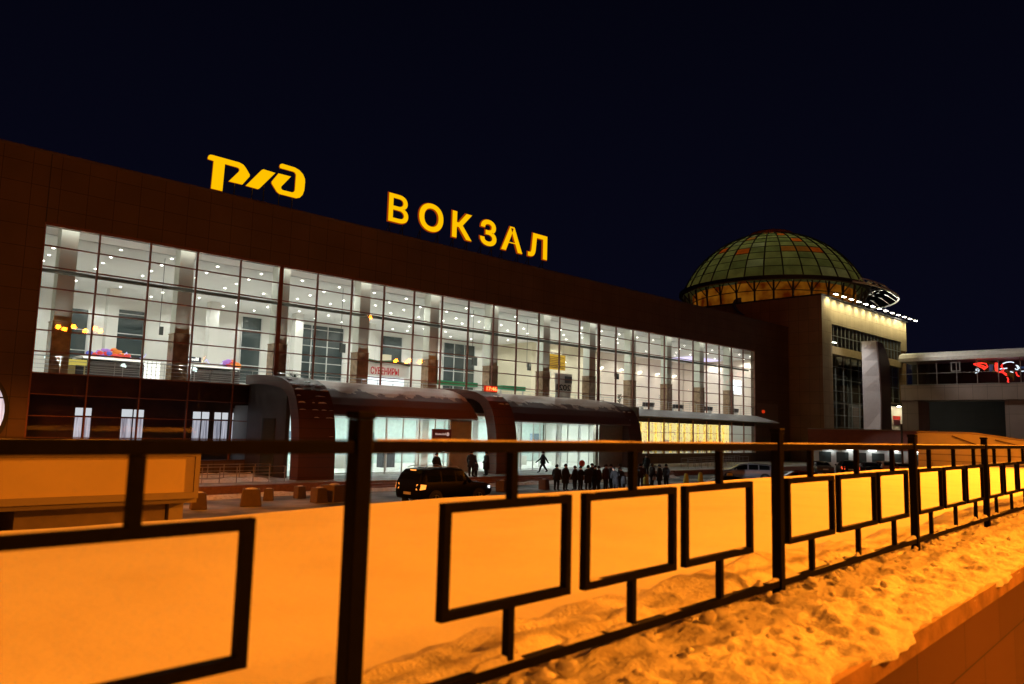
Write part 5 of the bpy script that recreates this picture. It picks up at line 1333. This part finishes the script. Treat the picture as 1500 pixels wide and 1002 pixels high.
    if 'taxi' in extras:
        m = MB(); m.prism([(1.9-L/2, -.16, 1.46), (2.25-L/2, -.16, 1.46), (2.2-L/2, -.16, 1.62), (1.95-L/2, -.16, 1.62)], (0, .32, 0)); m.build('roof_sign', mat('yellow_roof_sign', (.62, .48, .04), .5), t, bevel=.02)
    if 'tagnote' in extras:
        m = MB(); m.box(.3-L/2, .36-L/2, -.18, .18, 1.74, 1.78); m.build('brake_light', E_tail, t)
    return t
M_pblack = mat('black_car_paint', (.004, .004, .005), .45, spec=.06); M_psil = mat('silver_car_paint', (.42, .42, .46), .25, metal=.5)
M_pred = mat('dark_red_paint', (.16, .03, .02), .25); M_pgrey = mat('grey_car_paint', (.09, .09, .10), .25); M_pwht = mat('white_car_paint', (.55, .55, .55), .3); M_pbrn = mat('bronze_car_paint', (.22, .10, .05), .25)
G_car = 'cars parked in front of the corner tower'
suv = make_car('offroader', (25.45, 31.2, 0), math.radians(4), 'black off-roader with a glowing amber tail light stopped before the entrance', M_pblack, None, tail=emat('amber_tail_glow', (1, .30, .04), 1.9), extras=('rack', 'tagnote'), head=emat('white_headlamp_glow', (.9, .95, 1), 2.5))
suv.scale = (1.06, 1.04, 1.04)
for sg in (1, -1):
    l = bpy.data.lights.new('headlamp', 'SPOT'); l.energy = 11000; l.color = (.85, .92, 1); l.spot_size = .125; l.spot_blend = .4; l.shadow_soft_size = .08  # added narrow beams, aimed to brighten the silver estate car
    lo = bpy.data.objects.new('headlamp', l); C.objects.link(lo); lo.parent = suv; lo.location = (2.55, sg*.7, .92); lo.rotation_euler = (Vector((36, -1.2, .9))-Vector((2.55, sg*.7, .92))).to_track_quat('-Z', 'Y').to_euler()
vx = 1085; c = at_range(1092, 71.5); va = math.atan2(c.y, c.x)
wg = make_car('wagon', c, va+math.pi/2+.05, 'silver estate car with bright flanks facing left before the steps', M_psil); wg.scale = (1.05, 1, .94)
c = at_range(1063, 49.5); make_car('sedan', c, math.atan2(c.y, c.x)+math.pi/2+.25, 'low black taxi with a yellow roof sign in front of the silver estate car', M_pblack, None, extras=('taxi',))
for px, r, a, kind, paint, lb, kw in [
    (1172, 62, 1.75, 'sedan', M_pred, 'dark red car with a lit headlamp right of the tall fence post', dict(head=emat('warm_headlamp_glow', (1, .72, .4), 1.6))),
    (1200, 88, .25, 'sedan', M_pgrey, 'grey car parked leftmost in the row under the tower', {}),
    (1240, 90, .15, 'wagon', M_pblack, 'black estate car with a glowing red tail light in the parked row', dict(tail=emat('red_tail_glow', (1, .08, .02), 3.0))),
    (1272, 91, .2, 'sedan', M_pblack, 'black saloon right of the glowing red tail light', {}),
    (1293, 92, .3, 'wagon', M_pbrn, 'bronze hatchback catching orange light in the parked row', {}),
    (1318, 93, .2, 'sedan', M_pwht, 'pale saloon parked behind the thin dark pole', {}),
    (1363, 80, 1.2, 'offroader', M_pgrey, 'dark grey off-roader beside the sheet metal shed', {})]:
    c = at_range(px, r); make_car(kind, c, math.atan2(c.y, c.x)+a, lb, paint, G_car, **kw)

# ------------------------------------------------------------------ people
M_coat = mat('black_coat', (.010, .010, .012), .85); M_coat2 = mat('dark_brown_coat', (.02, .012, .010), .85); M_coat3 = mat('charcoal_coat', (.016, .016, .018), .85); M_coat4 = mat('dark_maroon_coat', (.035, .010, .010), .85)
M_trs = mat('black_trousers', (.008, .008, .009), .9); M_skin = mat('skin', (.42, .25, .17), .55); M_shoe = mat('black_boots', (.006, .006, .006), .6); M_glove = mat('dark_gloves', (.012, .010, .010), .8)
M_hat = [mat('black_knit_hat', (.012, .012, .012), .95), mat('brown_fur_hat', (.035, .02, .012), .95), mat('dark_hair', (.014, .009, .006), .6)]
def person(loc, rz, label, pose='stand', coat=None, hat=0, h=1.75, group=None, coatlen=.78, seed=0, bend=0.0):
    rnd = random.Random(seed); coat = coat or M_coat
    t = thing('person', label, 'person', loc, rz, group)
    V = []; E = []; Rr = []
    def pt(x, y, z, r, par=None, ry=None):
        V.append((x, y, z)); Rr.append((r, ry or r)); i = len(V)-1
        if par is not None: E.append((par, i))
        return i
    st_l, st_r, ar_l, ar_r = 0.0, 0.0, 0.06, 0.06
    if pose == 'walk': st_l, st_r, ar_l, ar_r = .30, -.30, -.30, .30
    lean = bend
    pel = pt(0, 0, .95, .165, None, .13)
    w_ = pt(lean*.15, 0, 1.10, .15, pel, .125); ch = pt(lean*.45, 0, 1.32, .175, w_, .13); nb = pt(lean*.62, 0, 1.46, .10, ch); nk = pt(lean*.70+.01, 0, 1.535, .062, nb)
    hd = pt(lean*.80+.02, 0, 1.63, .092, nk, .08); ht = pt(lean*.85+.02, 0, 1.715, .075, hd, .068)
    fc = pt(lean*.85+.085, 0, 1.612, .045, hd)
    for sg, stp, arm in ((1, st_l, ar_l), (-1, st_r, ar_r)):
        hip = pt(.0, sg*.095, .86, .115, pel); kn = pt(stp*.55+.02, sg*.105, .49, .078, hip); an = pt(stp-.02 if stp >= 0 else stp-.06, sg*.11, .085+(0 if stp >= 0 else .05), .055, kn); pt(an and V[an][0]+.16, sg*.125, .045+(0 if stp >= 0 else .02), .043, an)
        sh = pt(lean*.5, sg*.185, 1.405, .088, ch); el = pt(lean*.5+arm*.4-.03, sg*.255, 1.13, .066, sh)
        if pose == 'pockets': wr = pt(lean*.3+.12, sg*.21, .96, .052, el); pt(lean*.3+.16, sg*.17, .93, .045, wr)
        elif pose == 'hold' and sg == 1: wr = pt(lean*.5+.24, sg*.2, 1.16, .05, el); pt(lean*.5+.32, sg*.17, 1.2, .042, wr)
        else: wr = pt(lean*.4+arm+.04, sg*.265, .90, .048, el); pt(lean*.4+arm*1.25+.06, sg*.258, .80, .040, wr)
    k = h/1.76
    me = bpy.data.meshes.new('body'); me.from_pydata([(x*k, y*k, z*k) for x, y, z in V], E, [])
    o = bpy.data.objects.new('body', me); C.objects.link(o)
    md = o.modifiers.new('skin', 'SKIN'); md.use_smooth_shade = True; md.branch_smoothing = .3
    for sv_, r in zip(me.skin_vertices[0].data, Rr): sv_.radius = (r[1]*k, r[0]*k)
    me.skin_vertices[0].data[0].use_root = True
    o.modifiers.new('sub', 'SUBSURF').levels = 2
    t.scale = (1.25, 1.2, 1.0)
    dg = bpy.context.evaluated_depsgraph_get(); bm_ = bpy.data.meshes.new_from_object(o.evaluated_get(dg)); bm_.name = 'body'
    bpy.data.objects.remove(o)
    for q in (coat, M_trs, M_skin, M_shoe, M_glove): bm_.materials.append(q)
    for p in bm_.polygons:
        c = p.center/k; p.use_smooth = True
        if c.z > 1.50: p.material_index = 2
        elif c.z < .12: p.material_index = 3
        elif c.z < .86 and abs(c.y) > .2: p.material_index = 4
        elif c.z < coatlen: p.material_index = 1
    b = bpy.data.objects.new('body', bm_); C.objects.link(b); b.parent = t
    # skirt of the coat
    m = MB(); pf = [(.205, coatlen-.03), (.20, .90), (.185, 1.02), (.178, 1.12)]
    m.lathe([(r*k*1.08, z*k) for r, z in pf], (0, 0, 0), 18); cs = m.build('coat_skirt', coat, t, smooth=True); cs.scale = (.82, 1.05, 1)
    s_ = cs.modifiers.new('solid', 'SOLIDIFY'); s_.thickness = .02
    hx = (lean*.83+.015)*k
    m = MB(); n = 14; vs = []; fs = []
    for i in range(6):
        tt_ = math.pi*.5*i/5*1.12
        for q in range(n):
            a = 6.283*q/n; f = 1.0
            vs.append((hx+.112*k*math.sin(tt_)*math.cos(a)-.01, .098*k*math.sin(tt_)*math.sin(a), 1.665*k+.135*k*math.cos(tt_)-(.05*k if math.cos(a) < 0 else 0)*(i/5)))
    for i in range(5):
        for q in range(n): fs.append((i*n+q, (i+1)*n+q, (i+1)*n+(q+1) % n, i*n+(q+1) % n))
    m.add(vs, fs); hm = m.build('hair' if hat == 2 else 'hat', M_hat[hat], t, smooth=True)
    s_ = hm.modifiers.new('solid', 'SOLIDIFY'); s_.thickness = .02
    m = MB(); m.tube([(hx+.045, -.02, 1.45*k), (hx+.05, .08, 1.47*k), (hx-.06, .09, 1.49*k), (hx-.09, 0, 1.49*k), (hx-.06, -.09, 1.49*k), (hx+.05, -.08, 1.47*k), (hx+.055, .02, 1.45*k)], .035*k, 6); m.build('scarf', coat, t, smooth=True)
    return t
GR = 'people standing together on the plaza'
R90 = math.pi/2
crowd = [ # px, y of the feet, facing, pose, coat, hat, height, label, z
 (815, 719, -.1, 'stand', M_coat, 0, 1.72, 'leftmost man of the plaza crowd in a dark hat and black jacket'),
 (828, 719, .0, 'pockets', M_coat3, 2, 1.76, 'second from the left in the plaza crowd in a long dark coat'),
 (842, 718, .2, 'stand', M_coat2, 1, 1.62, 'person in a fur hat left of the red balloon'),
 (850, 718.5, 2.4, 'hold', M_coat, 0, 1.62, 'person holding the red balloon in the plaza crowd'),
 (861, 718.5, -2.6, 'pockets', M_coat3, 0, 1.68, 'person in a black coat just right of the red balloon'),
 (871, 718, .4, 'stand', M_coat, 2, 1.66, 'bareheaded person in the middle of the plaza crowd'),
 (877, 718, 3.0, 'pockets', M_coat2, 1, 1.62, 'short person in brown fur hat in the middle of the crowd'),
 (887, 718, .1, 'hold', M_coat4, 1, 1.74, 'person in a maroon coat and large fur hat with a scarf'),
 (902, 719, 2.8, 'pockets', M_coat, 0, 1.6, 'broad person in a black coat bending left of the fence upright'),
 (913, 719, -2.9, 'pockets', M_coat3, 1, 1.58, 'person with a fur hat leaning in left of the fence upright'),
 (938, 714, -2.2, 'stand', M_coat4, 0, 1.7, 'person in a maroon coat just right of the fence upright'),
 (955, 712, 2.2, 'hold', M_coat2, 2, 1.68, 'person holding a pale bag at the right side of the crowd'),
 (966, 714, 3.0, 'stand', M_coat, 0, 1.66, 'left of the close pair at the right end of the crowd'),
 (976, 713.5, -3.0, 'pockets', M_coat3, 0, 1.68, 'right of the close pair at the right end of the crowd'),
 (895, 716.5, 2.0, 'stand', M_coat, 0, 1.70, 'person in black between the maroon coat and the broad bending person'),
 (867, 716.0, -.5, 'stand', M_coat2, 0, 1.74, 'tall person in a dark brown coat behind the middle of the crowd'),
 (908, 716.5, .8, 'stand', M_coat, 2, 1.72, 'bareheaded person standing behind the two leaning people'),
 (930, 715.5, -1.2, 'pockets', M_coat, 1, 1.70, 'person in a fur hat half hidden behind the fence upright')]
for i, (px, py, fa, pose, ct, ht, hh, lb) in enumerate(crowd):
    q = on_z(px, py, 0); va = math.atan2(q.y, q.x)
    person(q, va+fa*.55+(.9 if i % 3 else -.5)+(math.pi if i % 2 else 0), lb, pose, ct, ht, hh, GR, seed=i, coatlen=.55 if i in (1, 4, 8, 9, 12) else .78, bend=.25 if i in (8, 9) else 0)
q = on_z(795, 692.5, .45); person(q, math.pi-.5, 'person striding left across the podium in front of the lit doors', 'walk', M_coat, 2, 1.76, None, seed=40)
q = on_z(690, 698.5, .45); person(q, .4, 'tall man in black on the steps beside the child', 'stand', M_coat, 0, 1.9, None, seed=41, coatlen=.7)
q = on_z(697, 699, .45); person(q, math.pi, 'small child beside the tall man on the steps', 'stand', M_coat2, 0, 1.15, None, seed=42)
q = on_z(712, 697, .45); person(q, math.pi*.9, 'man in a long black coat beside the middle canopy rib', 'pockets', M_coat3, 0, 1.8, None, seed=43, coatlen=.5)
q = on_z(638.5, 700, .45); person(q, -R90, 'man seen over the roof of the black off-roader', 'stand', M_coat, 2, 1.74, None, seed=44)
q = on_z(947, 696, .45); person(q, math.pi, 'man standing on the steps behind the right side of the crowd', 'stand', M_coat, 0, 1.72, None, seed=45)
# the balloon and bags
q = on_y(852.5, 679, 34.75)
bl = thing('balloon', 'red balloon floating above the plaza crowd', 'balloon', q)
m = MB(); m.sphere((0, 0, 0), .21, 18, 12, sq=(1, 1, 1.15)); m.lathe([(.0, -.24), (.035, -.29), (0, -.29)], n=10); m.build('skin', mat('red_balloon_skin', (.55, .07, .04), .25), bl, smooth=True)
m = MB(); m.tube([(0, 0, -.28), (-.02, .02, -.6), (-.04, .05, -.9)], .006, 4); m.build('string', M_white, bl)
for px, py, lb in [(958, 699, 'pale carrier bag held at the right side of the crowd'), (887.5, 713, 'small pale bag held low in front of the maroon coat')]:
    q = on_y(px, py, 34.0); t = thing('carrier_bag', lb, 'bag', q)
    m = MB(); m.prism([(-.16, -.08, -.22), (.16, -.08, -.22), (.19, -.09, .15), (-.19, -.09, .15)], (0, .15, 0)); m.build('body', mat('pale_pink_bag', (.55, .36, .27), .6), t, bevel=.03)
    m = MB(); m.tube([(-.09, 0, .15), (-.07, 0, .28), (.07, 0, .28), (.09, 0, .15)], .012, 5); m.build('handle', M_dark, t)
